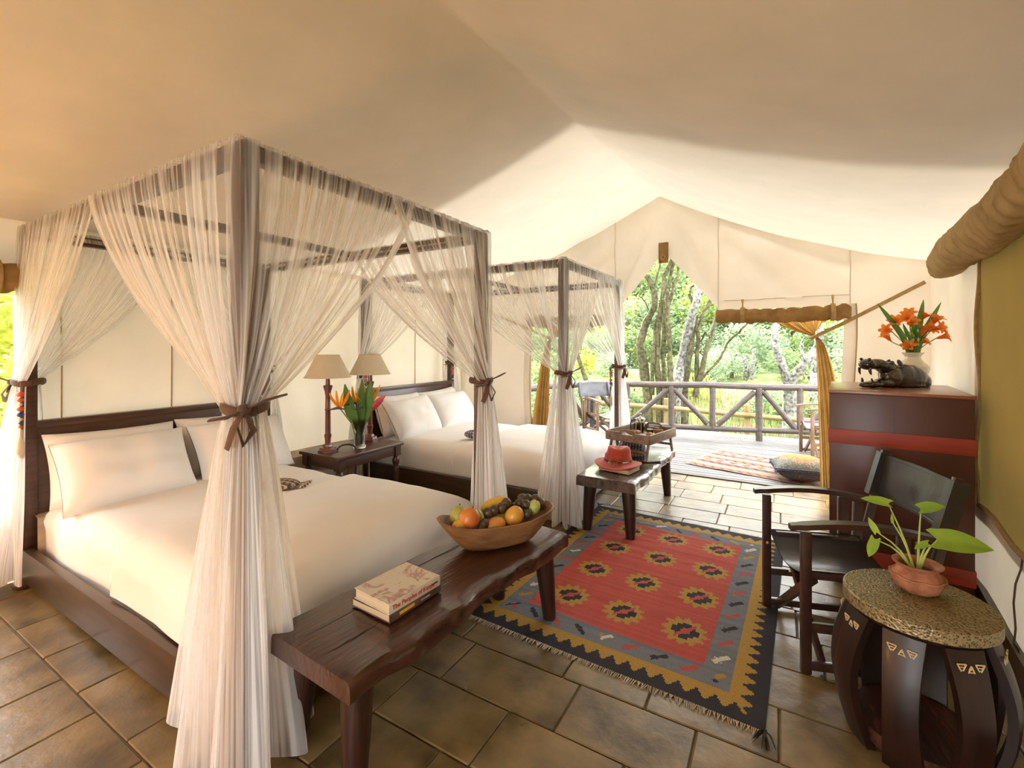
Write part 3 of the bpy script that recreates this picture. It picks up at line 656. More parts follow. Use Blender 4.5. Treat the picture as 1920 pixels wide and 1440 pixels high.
# loose wire on the tent wall
m = MB(); m.tube([(XR(y) - .012, y, z) for y, z in ((2.80, .56), (2.82, .50), (2.90, .40), (2.93, .30), (2.90, .20), (2.92, .13), (2.84, .14))], .004, 6)
tag(m.build('wire', MT['sash']), 'thin brown wire hanging on the tent wall below the olive window', 'wire')

# ------------------------------------------------------------------ four-poster beds
BL, BW, BH = 2.35, 1.50, 2.20
def bed(label, loc):
    t = thing('canopy_bed', label, 'bed', loc)
    pw = .034
    pm_ = MB().box(-pw, pw, -pw, pw, 0, BH - .03).mesh('post', MT['mahogany_y'], bevel=.006)
    for x in (0, BL):
        for y in (0, BW): link('post', pm_, t, (x, y, 0))
    xr = MB().box(-pw, BL + pw, -.028, .028, BH - .075, BH - .012).mesh('top_rail', MT['mahogany'], bevel=.005)
    for y in (0, BW): link('top_rail', xr, t, (0, y, 0))
    yr = MB().box(-.028, .028, pw, BW - pw, BH - .073, BH - .014).mesh('top_rail', MT['mahogany_y'], bevel=.005)
    for x in (0, BL): link('top_rail', yr, t, (x, 0, 0))
    MB().box(-.022, .022, .03, BW - .03, BH - .07, BH - .02).build('cross_rail', MT['mahogany_y'], t, (BL * .5, 0, 0), bevel=.005)
    sr = MB().box(.02, BL - .02, -.024, .024, .035, .225).mesh('side_rail', MT['rail_wood'], bevel=.006)
    for y in (-.012, BW + .012): link('side_rail', sr, t, (0, y, 0))
    MB().box(-.024, .024, .02, BW - .02, .035, .225).build('foot_rail', MT['rail_wood'], t, (BL + .0, 0, 0), bevel=.006)
    MB().box(.03, BL - .03, .02, BW - .02, .12, .16).build('slat_base', MT['rail_wood'], t)
    foot = MB().lathe([(.03, 0), (.045, .01), (.05, .03), (.04, .045), (.035, .05)], 12).mesh('foot', MT['mahogany'])
    for x in (0, BL):
        for y in (-.035, BW + .035): link('foot', foot, t, (x + (.05 if x == 0 else -.05), y, 0))
    hb = MB().box(-.022, .022, .03, BW - .03, .25, .96).build('headboard', MT['mahogany_y'], t, bevel=.004)
    MB().box(-.03, .034, .02, BW - .02, .955, 1.0).build('cap', MT['mahogany_y'], hb, bevel=.008)
    for y0, y1 in ((.09, BW / 2 - .045), (BW / 2 + .045, BW - .09)):
        fr = MB()
        for a in ((y0, y1, .86, .875), (y0, y1, .42, .435), (y0, y0 + .014, .435, .86), (y1 - .014, y1, .435, .86)): fr.box(.022, .032, a[0], a[1], a[2], a[3])
        fr.build('moulding', MT['mahogany'], hb, bevel=.003)
        MB().box(.018, .0265, y0 + .02, y1 - .02, .44, .855).build('panel', MT['mahogany_y'], hb, bevel=.003)
    return t
B1 = (-4.0, .93, 0); B2 = (-3.9, 3.50, 0)
bed('dark wooden four-poster bed nearest the viewer, with a low side rail', B1)
bed('dark wooden four-poster bed nearer the deck, behind the two table lamps', B2)

def soft_slab(x0, x1, y0, y1, z0, z1, r, crown, nx=40, ny=30, seed=0, wr=.004):
    def prof(s, a, b):          # s 0..1 -> position, drop
        h = z1 - z0; L = (b - a) + 2 * (h - r) + (PI - 2 - 0) * r; q = s * L
        if q < h - r: return a, r + (h - r - q)
        q -= h - r
        if q < PI / 2 * r: th = q / r; return a + r * (1 - math.cos(th)), r * (1 - math.sin(th))
        q -= PI / 2 * r
        if q < b - a - 2 * r: return a + r + q, 0
        q -= b - a - 2 * r
        if q < PI / 2 * r: th = q / r; return b - r + r * math.sin(th), r * (1 - math.cos(th))
        q -= PI / 2 * r; return b, r + q
    def fn(u, v):
        px, dx = prof(u, x0, x1); py, dy = prof(v, y0, y1)
        d = min(z1 - z0, (dx ** 4 + dy ** 4) ** .25)
        cx = 1 - ((px - (x0 + x1) / 2) / ((x1 - x0) / 2)) ** 2; cy_ = 1 - ((py - (y0 + y1) / 2) / ((y1 - y0) / 2)) ** 2
        z = z1 - d + crown * max(0, cx) ** .6 * max(0, cy_) ** .6 + wr * n2(px * 5, py * 5, seed) + wr * .6 * n2(px * 11, py * 3, seed + 1)
        if dx > r: px += .010 * math.sin(py * 9 + seed) * (1 if px < (x0 + x1) / 2 else -1)
        if dy > r: py += .010 * math.sin(px * 7 + seed) * (1 if py < (y0 + y1) / 2 else -1)
        return (px, py, z)
    return MB().grid(fn, nx, ny)
def pillow_mesh(w, h, t, seed):
    def side(sg):
        def fn(u, v):
            a = u * 2 - 1; b = v * 2 - 1
            k = max(0, (1 - abs(a) ** 3.2)) ** .55 * max(0, (1 - abs(b) ** 3.2)) ** .55
            px = a * w / 2 * (1 - .05 * (1 - abs(b) ** 2)) ; py = b * h / 2 * (1 - .06 * (1 - abs(a) ** 2))
            return (px, py, sg * (t / 2 * k * (1 + .10 * n2(a * 3, b * 3, seed)) + .004))
        return fn
    m = MB(); m.grid(side(1), 26, 20).grid(side(-1), 26, 20, flip=True); return m.mesh('pillow', MT['white'], smooth=180)
PIL = [pillow_mesh(.71, .47, .26, s) for s in (1, 2, 3, 4)]
def dress(B, tags, sheet_edge, seed):
    ox, oy, _ = B
    m = soft_slab(.05, BL - .04, .045, BW - .045, .165, .485, .11, .03, 44, 36, seed)
    tag(m.build('mattress', MT['white'], None, (ox, oy, 0), smooth=180), tags[0], 'mattress')
    m = soft_slab(sheet_edge, BL - .015, .012, BW - .012, .235, .512, .12, .045, 50, 44, seed + 3, wr=.006)
    d = m.build('duvet', MT['white'], None, (ox, oy, 0), smooth=180); tag(d, tags[1], 'duvet')
    for i, (y, back) in enumerate(((.39, 1), (1.11, 1), (.385, 0), (1.12, 0))):
        th = math.radians(68 if back else 58); x = .155 if back else .345; z = .69 if back else .672
        o = link('pillow', PIL[(i + seed) % 4], None, (ox + x, oy + y, z)); 
        o.rotation_euler = (Matrix.Rotation(R.uniform(-.03, .05), 4, 'X') @ Matrix.Rotation(th, 4, 'Y') @ Matrix.Rotation(PI / 2, 4, 'Z')).to_euler()
        tag(o, tags[2 + i], 'pillow')
dress(B1, ['white sheeted mattress on the near bed', 'smooth white duvet spread over the near bed', 'white pillow standing behind another, on the near bed by the side window', 'white pillow standing behind another, on the near bed by the lamp table', 'white pillow in front on the near bed, nearest the side window', 'white pillow in front on the near bed, beside the lamp table'], 1.18, 1)
dress(B2, ['white sheeted mattress on the far bed', 'smooth white duvet spread over the far bed', 'white pillow standing behind another on the far bed, beside the lamp table', 'white pillow standing behind another on the far bed, on the deck side', 'white pillow in front on the far bed, beside the lamp table', 'white pillow in front on the far bed, on the deck side'], 1.18, 2)

# net curtains -------------------------------------------------------------
ZT = 1.245
def net(B, hx, hy, label, seed, hem_up=0, bow=0.0, tassel=False, rb=.165):
    ox, oy = B[0] + (BL if hx else 0), B[1] + (BW if hy else 0)
    sx = -1 if hx else 1; sy = -1 if hy else 1
    La = BL / 2 + (.07 if hx else -.02); Lb = BW / 2 + .09; tot = La + Lb; uc = La / tot
    off = .040 + (.010 if hx else 0); offb = .040 + (.010 if hy else 0)
    o = Vector((-sx, -sy)).normalized(); a = Vector((sx, -sy)).normalized()
    t = thing('net_curtain', label, 'curtain', (ox, oy, 0))
    nf = 34
    def base(u, down=0):
        if u < uc:
            q = (uc - u) * tot; return Vector((sx * q - sx * offb * (1 - min(1, q / .1)), -sy * off)), Vector((0, -sy))
        q = (u - uc) * tot; return Vector((-sx * offb, sy * q - sy * off * (1 - min(1, q / .1)))), Vector((-sx, 0))
    def rip(u, v): return math.sin(2 * PI * nf * u + 3.5 * n1(u * 9, seed) + 1.6 * n1(v * 3 + u * 6, seed + 2))
    rows = [(-2, 0), (-1, 0), (0, 0)] + [(0, i / 30) for i in range(1, 31)] + [(1, i / 30) for i in range(1, 31)]
    def tiedir(u): 
        d = math.radians(115) * (1 - 2 * ((u / uc) * .5 if u < uc else .5 + (u - uc) / (1 - uc) * .5)); return o * math.cos(d) + a * math.sin(d)
    ztop = BH - .005
    def fn(u, v):
        k, t_ = rows[round(v * (len(rows) - 1))]
        bp, nn = base(u); rr = rip(u, t_ + (k == 1))
        if k == -2: p = bp - nn * (.088) ; return (p.x, p.y, BH - .055)
        if k == -1: p = bp - nn * (.045) + nn * .002 * rr; return (p.x, p.y, BH + .006 + .002 * rr)
        td = tiedir(u); rt = .058 * (1 + .16 * math.sin(2 * PI * 13 * u + seed)); tp = td * rt
        zt = ZT + .01 * math.sin(u * 20 + seed)
        if k == 0:
            w_ = t_ ** 1.32; far = bp.length
            amp = lerp(.005, .017, min(1, t_ * 2.2)) * (1 - .6 * t_)
            p = bp.lerp(tp, w_) + nn * amp * rr + nn * .012 * math.sin(PI * t_)
            z = lerp(ztop, zt, t_) - .05 * far * math.sin(PI * t_) * .5
            return (p.x, p.y, z)
        s = t_; r0 = lerp(.058, rb, s ** .75)
        lobes = .40 * s ** .5 * math.sin(2 * PI * 6 * u + 2 * n1(u * 5, seed + 4) + .8 * n1(s * 2, seed)) + .05 * math.sin(2 * PI * 19 * u + seed) * (1 - .4 * s)
        r = r0 * (1 + lobes) if s > .02 else .058 * (1 + .16 * math.sin(2 * PI * 13 * u + seed))
        spread = tiedir(u) * r
        zb = .012 + hem_up * sstep(.42, .0, u) + .02 * (1 + n1(u * 11, seed + 6))
        return (spread.x, spread.y, lerp(zt, zb, s))
    m = MB(); m.grid(fn, 230, len(rows) - 1, flip=(sx * sy > 0)); m.build('cloth', MT['net'], t, smooth=180)
    # sash with a bow
    s = MB(); dv = Vector((math.cos(bow), math.sin(bow)))
    ring = [(math.cos(i * PI / 10) * .071, math.sin(i * PI / 10) * .071, ZT - .004 + .008 * math.sin(i * .6)) for i in range(21)]
    s.tube(ring, .008, 8, flat=2.4)
    so = s.build('sash', MT['sash'], t)
    kx, ky = dv.x * .080, dv.y * .080; pv = Vector((-dv.y, dv.x))
    b = MB(); b.ball((kx, ky, ZT), .022, .022, .02)
    for sg, dz, ln in ((1, .045, .13), (-1, -.03, .10)):
        b.tube([(kx, ky, ZT), (kx + pv.x * sg * ln * .5 + dv.x * .03, ky + pv.y * sg * ln * .5 + dv.y * .03, ZT + dz * .7), (kx + pv.x * sg * ln, ky + pv.y * sg * ln, ZT + dz)], [.008, .016, .012], 8, flat=.35)
    b.tube([(kx, ky, ZT), (kx + dv.x * .025 - pv.x * .03, ky + dv.y * .025 - pv.y * .03, ZT - .06), (kx + dv.x * .01 - pv.x * .05, ky + dv.y * .01 - pv.y * .05, ZT - .13)], [.008, .018, .014], 8, flat=.3)
    b.tube([(kx, ky, ZT), (kx + dv.x * .03 + pv.x * .03, ky + dv.y * .03 + pv.y * .03, ZT - .07), (kx + dv.x * .03 - pv.x * .0, ky + dv.y * .03, ZT - .12), (kx + dv.x * .02 - pv.x * .02, ky + dv.y * .02 - pv.y * .02, ZT - .05)], [.008, .015, .015, .008], 8, flat=.3)
    b.build('bow', MT['sash'], so)
    return t
net(B1, 0, 0, 'sheer white net gathered at the head post of the near bed, beside the side window', 1, .05, -2.3)
net(B1, 1, 0, 'sheer white net gathered at the nearest bed post, pooling beside the book bench', 2, .22, -.55)
net(B1, 0, 1, 'sheer white net gathered at the head post of the near bed, beside the lamp table', 3, .0, -1.0)
net(B1, 1, 1, 'sheer white net gathered at the foot post of the near bed, behind the fruit bowl', 4, .05, -.35)
net(B2, 0, 0, 'sheer white net gathered at the head post of the far bed, behind the lamps', 5, .0, -1.2)
net(B2, 1, 0, 'sheer white net gathered at the foot post of the far bed, beside the hat bench', 6, .05, -.4)
net(B2, 0, 1, 'sheer white net gathered at the rear head post of the far bed by the gable', 7, .0, -.8)
net(B2, 1, 1, 'sheer white net gathered at the foot post of the far bed, on the deck side', 8, .05, -.3, rb=.13)

def tassel(label, loc, ln=.36):
    t = thing('bead_tassel', label, 'tassel', loc)
    MB().tube([(0, 0, 0), (.006, -.004, -ln * .5), (-.01, -.006, -ln - .08)], .006, 6, flat=.4).build('strap', MT['sash'], t)
    MB().tube([(.012, -.012, .02), (.016, -.014, -ln * .9)], .003, 5).build('string', MT['sash'], t)
    z = -.03
    for i, (mm, r) in enumerate((('bead_red', .018), ('bead_red', .016), ('bead_white', .010), ('bead_red', .017), ('bead_blue', .017), ('bead_white', .012), ('bead_blue', .010), ('bead_red', .010))):
        MB().ball((.014, -.014, z - r), r, r, r * .85, 10, 7).build('bead', MT[mm], t); z -= 2 * r
    MB().lathe([(.004, 0), (.006, -.05), (.017, -.09), (.018, -.15), (.012, -.16), (.012, -.175)][::-1], 10, (.014, -.014, z)).build('charm', MT['bead_white'], t)
for lb, l in (('beaded tassel with orange and bone beads on the near bed post by the side window', (-3.905, .885, 1.225)), ('beaded tassel on the near bed post beside the lamp table', (-3.92, 2.365, 1.225)), ('beaded tassel on the far bed post behind the second lamp', (-3.82, 3.44, 1.225)), ('beaded tassel on the rear head post of the far bed', (-3.82, 4.94, 1.225)), ('beaded tassel on the far bed foot post on the deck side', (-1.62, 4.93, 1.225))): tassel(lb, l)

def pouch(label, loc, rz, mat, w=.26, d=.17, h=.07):
    t = thing('plaid_pouch', label, 'pouch', loc, rz)
    MB().ball((0, 0, h / 2), w / 2, d / 2, h / 2, 20, 12).build('body', MT[mat], t, smooth=180)
    m = MB(); m.grid(lambda u, v: (w / 2 * .9 + .06 * v, (u - .5) * d * (.6 + .3 * v), h * .5 + .012 * math.sin(u * 26) * v), 24, 4); m.build('ruffle', MT[mat], t, smooth=180)
pouch('tan and dark plaid pouch lying on the near bed', (-2.88, 1.86, .505), .5, 'plaid_tan')
pouch('small silvery plaid pouch lying on the far bed', (-2.70, 3.86, .515), .3, 'plaid_blue', .22, .15, .09)

# ------------------------------------------------------------------ lamp table
TX0, TX1, TY0, TY1, TH = -3.70, -3.17, 2.56, 3.33, .53
t = thing('side_table', 'dark wooden side table with carved turned legs between the two beds', 'table', (TX0, TY0, 0))
MB().box(0, TX1 - TX0, 0, TY1 - TY0, TH - .03, TH).build('top', MT['mahogany_y'], t, bevel=.008)
W_, D_ = TX1 - TX0, TY1 - TY0
for (x0, x1, y0, y1) in ((.05, W_ - .05, .035, .055), (.05, W_ - .05, D_ - .055, D_ - .035), (.035, .055, .05, D_ - .05), (W_ - .055, W_ - .035, .05, D_ - .05)):
    MB().box(x0, x1, y0, y1, TH - .12, TH - .031).build('apron', MT['mahogany_y'], t, bevel=.003)
for x in (.055, W_ - .055):
    for y in (.055, D_ - .055):
        m = MB(); m.box(x - .034, x + .034, y - .034, y + .034, TH - .125, TH - .031)
        m.lathe([(.016, 0), (.02, .01), (.018, .05), (.026, .22), (.03, .28), (.02, .30), (.034, .335), (.036, .36), (.022, .39), (.03, .405)], 14, (x, y, 0)); m.build('leg', MT['mahogany'], t, bevel=0)
def lamp(label, loc):
    t = thing('table_lamp', label, 'lamp', loc)
    MB().lathe([(.085, 0), (.085, .018), (.075, .024), (.068, .04), (.045, .046), (.04, .065), (.026, .07)], 8, rot=PI / 8).build('base', MT['lampwood'], t, smooth=25)
    MB().lathe([(.024, .068), (.027, .12), (.031, .13), (.031, .15), (.024, .158), (.023, .36), (.028, .37), (.023, .38), (.022, .50), (.027, .515), (.025, .525), (.038, .565), (.042, .585), (.02, .59), (.018, .67)], 10).build('column', MT['lampwood'], t)
    m = MB(); m.lathe([(.195, .66), (.098, .855)], 32, cap=False); m.lathe([(.094, .854), (.190, .662)], 32, cap=False); sh = m.build('shade', MT['shade'], t)
    m = MB(); m.tube([(.196 * math.cos(i * PI / 16), .196 * math.sin(i * PI / 16), .66) for i in range(33)], .004, 6, cap=False); m.tube([(.098 * math.cos(i * PI / 16), .098 * math.sin(i * PI / 16), .855) for i in range(33)], .004, 6, cap=False); m.build('trim', MT['shade'], sh)
    MB().lathe([(.012, .67), (.03, .70), (.03, .75), (.012, .78)], 12).build('bulb', MT['plate'], t)
lamp('tall lamp with red turned column and linen shade, nearer the near bed', (-3.46, 2.68, TH))
lamp('tall lamp with red turned column and linen shade, in front of the far bed', (-3.50, 3.20, TH))
m = MB(); m.tube([(-3.40 + .05 * (1 - math.cos(i * PI / 8)), 2.73 + .06 * (1 - math.cos(i * PI / 8)), TH + .008 + .045 * math.sin(i * PI / 8)) for i in range(9)], .008, 8); tag(m.build('lamp_cord', MT['dark_metal']), 'dark cord loop beside the lamp base on the side table', 'cord')
# pale bin on the floor under the table
t = thing('waste_bin', 'pale blue-white bin on the floor under the side table', 'bin', (-3.60, 2.72, 0))
MB().lathe([(.10, 0), (.115, .2), (.13, .36), (.135, .365), (.128, .365), (.11, .2), (.095, .012), (0, .012)], 24).build('body', MT['plate'], t)
MB().tube([(.133 * math.cos(i * PI / 12), .133 * math.sin(i * PI / 12), .365) for i in range(25)], .006, 6).build('rim', MT['plate'], t)

def blade(pts, wid, n=8, cup=.25, up=(0, 0, 1)):
    m = MB(); P = [Vector(p) for p in pts]; N = len(P) - 1
    def cen(s):
        q = s * N; i = min(int(q), N - 1); f = q - i
        p0, p1, p2, p3 = P[max(i - 1, 0)], P[i], P[i + 1], P[min(i + 2, N)]
        return .5 * (2 * p1 + (p2 - p0) * f + (2 * p0 - 5 * p1 + 4 * p2 - p3) * f * f + (3 * p1 - p0 - 3 * p2 + p3) * f ** 3)
    def fn(u, v):
        c = cen(v); d = (cen(min(1, v + .02)) - cen(max(0, v - .02))).normalized(); s = d.cross(Vector(up))
        if s.length < 1e-3: s = Vector((1, 0, 0))
        s.normalize(); nn = s.cross(d); k = wid(v); a = (u - .5) * 2
        return c + s * a * k + nn * abs(a) * k * cup
    return m.grid(fn, 4, n)
lan = lambda w: (lambda v: w * max(.02, math.sin(PI * min(1, (v * .95 + .05))) ** .8))
# glass vase with bird-of-paradise flowers
vx, vy = -3.34, 2.93
t = thing('glass_vase', 'flared clear glass vase holding bird of paradise flowers', 'vase', (vx, vy, TH)); t.scale = (1.2, 1.2, 1.08)
m = MB(); m.lathe([(.0, .004), (.045, .0), (.047, .01), (.040, .06), (.038, .13), (.052, .20), (.068, .245), (.064, .245), (.047, .2), (.033, .13), (.035, .06), (.036, .022), (0, .022)], 20, cap=False); m.build('body', MT['glass'], t)
MB().lathe([(0, .023), (.034, .0235), (.033, .06), (.0315, .13), (.0, .13)], 18, cap=False).build('water', MT['water'], t)
fl = thing('flower_bouquet', 'orange and pink tropical bouquet with upright green leaves in the glass vase', 'flowers', (vx, vy, TH + .03))
for dx, dy, h, ww in ((-.06, -.10, .56, .052), (.06, .07, .58, .056), (.01, .02, .60, .044), (-.04, .06, .56, .042), (.02, .12, .50, .040)):
    blade([(dx * .08, dy * .08, 0), (dx * .25, dy * .25, .18), (dx * .75, dy * .75, .36), (dx * 1.1, dy * 1.1, h)], lambda v, ww=ww: ww * max(.1, math.sin(PI * max(0, (v - .18)) / .83) if v > .2 else .12), 16, .35, up=(.5, -.86, 0)).build('leaf', MT['leaf'], fl, smooth=180)
for k, (dx, dy, h, lean) in enumerate(((-.02, -.20, .40, -1), (-.05, .0, .42, -.4), (.0, .14, .42, .6), (.02, .05, .38, -1.2))):
    MB().tube([(dx * .1, dy * .1, 0), (dx * .4, dy * .4, .2), (dx, dy, h - .05)], .006, 6).build('stalk', MT['stem'], fl)
    MB().tube([(dx, dy + .05, h - .06), (dx, dy - .03, h - .04), (dx, dy - .15, h - .05)], [.006, .014, .001], 6).build('bract', MT['purple'], fl)
    for q in range(4):
        blade([(dx, dy, h - .05), (dx + .02 * (q - 1.5), dy - .02 + .03 * (q - 1), h + .03), (dx + .03 * (q - 1.5), dy - .03 + .05 * (q - 1), h + .10 + .02 * (q % 2))], lan(.014), 6, .4, up=(.5, -.86, 0)).build('petal', MT['orange_sharp'], fl, smooth=180)
for dy, z in ((.17, .33), (.20, .37)):
    blade([(.02, dy * .5, .28), (.02, dy, z), (.03, dy + .10, z + .06)], lan(.024), 8, .5, up=(.5, -.86, 0)).build('bract', MT['pink'], fl, smooth=180)
# ------------------------------------------------------------------ benches
def bench(label, loc, rz, W, L, H, mat, seed, group):
    t = thing('plank_bench', label, 'bench', loc, rz, group)
    def ex(y): return .018 * n1(y * 5, seed) + .008 * n1(y * 17, seed + 1)
    def top(u, v):
        y = lerp(-L / 2, L / 2, v) + (.01 * n1(u * 4, seed + 8) if v in (0, 1) else 0)
        prof = [(-1, 0), (-.995, .8), (-.96, 1.0), (-.8, 1.01), (-.5, 1), (-.2, 1.02), (.1, 1), (.4, 1.01), (.7, 1.0), (.93, .98), (.99, .78), (1, .2), (.98, 0)]
        a, h = prof[min(12, round(u * 12))]
        x = a * W / 2 + (ex(y) if a > .5 else (-ex(y + 7) * .6 if a < -.5 else 0))
        z = H - .075 + .075 * h + (.004 * n2(x * 9, y * 5, seed) + .003 * n2(x * 30, y * 4, seed + 3) if h > .5 else .012 * n1(y * 6, seed + 4))
        return (x, y, z)
    m = MB(); m.grid(top, 12, 70, flip=True)
    # underside and ends
    n = 13
    m._q([i for i in range(n)]); b = len(m.v) - n; m._q([b + i for i in range(n)][::-1])
    for j in range(70): m._q((j * n, (j + 1) * n, (j + 1) * n + 12, j * n + 12))
    tp = m.build('top', MT[mat], t, smooth=50)
    # drying cracks as thin recessed splits filled dark
    for cx, y0, ln in ((-.35, -.46, .20), (.25, -.47, .16), (-.62, -.1, .42), (.1, .30, .16)):
        c = MB(); pts = [(cx * W / 2 + .006 * n1(i * 1.3, seed), (y0 + ln * i / 8) * L, H + .0035) for i in range(9)]; c.tube(pts, [.0006 + .0028 * math.sin(PI * i / 8) for i in range(9)], 5, flat=.4); c.build('crack', MT['dark_metal'], tp)
    for sx in (-1, 1):
        for sy in (-1, 1):
            m = MB(); m.tube([(sx * (W / 2 - .085), sy * (L / 2 - .10), H - .06), (sx * (W / 2 - .07), sy * (L / 2 - .085), H * .45), (sx * (W / 2 - .06), sy * (L / 2 - .07), 0)], [.055, .046, .034], 12); m.build('leg', MT['bench_leg'], t)
    return t
bench('long dark red-brown plank bench holding the books and fruit bowl', (-1.285, 1.625, 0), math.radians(-5), .46, 1.36, .45, 'bench', 2, 'plank benches')
bench('weathered plank bench at the foot of the far bed, holding the tray and hat', (-1.135, 4.05, 0), math.radians(-1), .47, 1.36, .45, 'bench_grey', 5, 'plank benches')

# ------------------------------------------------------------------ books
def covermat(name, base, ink, scale):
    m, tr, out = newmat(name); p = tr.nodes.new('ShaderNodeBsdfPrincipled'); p.inputs['Roughness'].default_value = .45
    f1 = noise(tr, coords(tr, (1, 1, 1)), scale, 6, .7, .6); c1 = ramp(tr, f1, [(.52, base), (.60, ink[0]), (.66, base), (.72, ink[1])]); tr.links.new(c1, p.inputs[0]); tr.links.new(p.outputs[0], out.inputs[0]); return m
MT['cover_buff'] = covermat('buff_illustrated_jacket', (.62, .53, .40), ((.38, .16, .13), (.30, .28, .27)), 13)
MT['cover_plain'] = pm('buff_jacket', (.64, .56, .42), .45, var=.06)
MT['cover_dark'] = pm('dark_jacket', (.10, .055, .05), .4, var=.6, scale=14)
MT['cover_pale'] = pm('pale_jacket', (.50, .45, .38), .4, var=.4, scale=10)
MT['ink_red'] = pm('red_ink', (.45, .02, .02), .5, var=.05); MT['ink_dark'] = pm('dark_ink', (.04, .03, .03), .5)
MT['ink_yellow'] = pm('yellow_ink', (.75, .45, .05), .5)
def text(body, mat, parent, loc, rot, size):
    c = bpy.data.curves.new('lettering', 'FONT'); c.body = body; c.size = size; c.offset = size * .012; c.extrude = .0004; c.align_x = 'LEFT'; c.align_y = 'CENTER'
    tmp = bpy.data.objects.new('tmp', c); COL.objects.link(tmp); bpy.context.view_layer.update()
    me = bpy.data.meshes.new_from_object(tmp.evaluated_get(bpy.context.evaluated_depsgraph_get())); bpy.data.objects.remove(tmp)
    me.materials.clear(); me.materials.append(MT[mat])
    o = link('lettering', me, parent, loc, rot); return o
def book(label, loc, rz, W, L, T, cover, spine, words=(), group=None):
    t = thing('book', label, 'book', loc, rz, group)
    c = .003
    MB().box(-W / 2, W / 2, -L / 2, L / 2, 0, c).build('back_cover', MT[cover], t, bevel=.0008, seg=1)
    MB().box(-W / 2, W / 2, -L / 2, L / 2, T - c, T).build('front_cover', MT[cover], t, bevel=.0008, seg=1)
    MB().box(W / 2 - .004, W / 2 + .002, -L / 2, L / 2, 0, T).build('spine', MT[spine], t, bevel=.002)
    MB().box(-W / 2 + .006, W / 2 - .004, -L / 2 + .004, L / 2 - .004, c, T - c).build('pages', MT['paper'], t)
    for body, mat, y0, z, size in words:
        if isinstance(body, float):     # worn print that can no longer be read: a coloured bar
            MB().box(W / 2 + .0015, W / 2 + .0026, y0, y0 + body, z - size / 2, z + size / 2).build('print', MT[mat], t); continue
        text(body, mat, t, (W / 2 + .0024, y0, z), (PI / 2, 0, PI / 2), size)
    return t
book('dark book lying under the buff book on the plank bench', (-1.315, 1.345, .458), math.radians(-3), .215, .275, .030, 'cover_dark', 'cover_dark', [(.075, 'ink_yellow', -.09, .016, .012), (.05, 'cover_pale', .02, .014, .006)])
book('buff illustrated book with red spine title, on top of the stack', (-1.305, 1.338, .489), math.radians(-5), .200, .262, .040, 'cover_buff', 'cover_plain', [('The Peoples of Kenya', 'ink_red', -.115, .020, .024), (.035, 'ink_dark', .082, .021, .006)])
book('pale book lying under the red hat on the weathered bench', (-1.13, 3.66, .458), math.radians(80), .20, .27, .030, 'cover_pale', 'cover_pale')

# ------------------------------------------------------------------ fruit bowl
BX, BY, BZ, BA = -1.245, 1.985, .462, math.radians(54)
t = thing('wooden_bowl', 'long boat-shaped carved wooden bowl filled with fruit', 'bowl', (BX, BY, BZ), BA)
def bowl_fn(u, v):
    th = 2 * PI * u; ct, st = math.cos(th), math.sin(th)
    pr = [(.0, 0), (.56, 0), (.64, .012), (.78, .05), (.92, .095), (1.0, .125), (.965, .128), (.90, .10), (.74, .05), (.58, .022), (0, .018)]
    k, z = pr[round(v * 10)]; px = math.copysign(abs(ct) ** .85, ct); py = math.copysign(abs(st) ** .8, st)
    zz = z * (1 + .25 * abs(ct) ** 3 + .05 * n1(u * 14, 3) * (z > .1))
    return (.315 * k * px, .135 * (k if k < .5 else k * .92 + .08) * py if k > 0 else 0, zz)
MB().grid(bowl_fn, 48, 10, close=True).build('body', MT['bowl'], t, smooth=60)
ca, sa = math.cos(BA), math.sin(BA)
FR = {}
def fruitmat(n, a, b, sc=6): FR[n] = pm('skin_' + n, a, .35, col2=b, var=.1, scale=sc, detail=3)
fruitmat('mango', (.62, .25, .03), (.55, .12, .03)); fruitmat('yellow', (.68, .40, .04), (.60, .26, .04)); fruitmat('green', (.32, .33, .06), (.46, .44, .10)); fruitmat('lime', (.50, .52, .18), (.36, .42, .10)); fruitmat('passion', (.045, .026, .014), (.10, .06, .028)); fruitmat('coral', (.62, .20, .06), (.66, .30, .05)); fruitmat('banana', (.70, .45, .04), (.62, .36, .03))
def fruit(name, label, cat, x, y, z, r, mat, rot=(0, 0, 0), group=None):
    o = thing(name, label, cat, (BX + ca * x - sa * y, BY + sa * x + ca * y, BZ + z + .016), BA, group)
    M = Matrix.Rotation(rot[0], 3, 'X') @ Matrix.Rotation(rot[1], 3, 'Y') @ Matrix.Rotation(rot[2], 3, 'Z')
    def fn(u, v):
        p = PI * v; a = 2 * PI * u; k = math.sin(p) * (1 - .10 * math.cos(p)); return M @ Vector((r[0] * k * math.cos(a), r[1] * k * math.sin(a), -r[2] * math.cos(p)))
    MB().grid(fn, 16, 11, close=True).build('skin', FR[mat], o, smooth=180)
    tp = M @ Vector((0, 0, r[2] * .97)); MB().tube([tp, tp * 1.06 + Vector((0, 0, .006))], [.004, .002], 6).build('stem', MT['bark'], o)
fruit('mango', 'large orange-red mango standing tallest near the near end of the bowl', 'fruit', -.165, -.03, .125, (.055, .05, .068), 'mango', (.1, .3, 0))
fruit('papaya', 'long yellow-green fruit behind the large mango', 'fruit', -.195, .045, .115, (.045, .045, .065), 'green', (-.3, .2, 0))
fruit('mango', 'yellow-orange mango lying at the near tip of the bowl', 'fruit', -.212, -.035, .108, (.035, .035, .044), 'yellow', (0, 1.4, 0))
fruit('mango', 'coral mango low in the middle of the bowl', 'fruit', -.035, -.055, .095, (.036, .040, .055), 'coral', (0, 1.45, .2))
fruit('mango', 'yellow mango with an orange cheek right of the middle of the bowl', 'fruit', .07, -.045, .118, (.046, .046, .055), 'yellow', (.2, .9, 0))
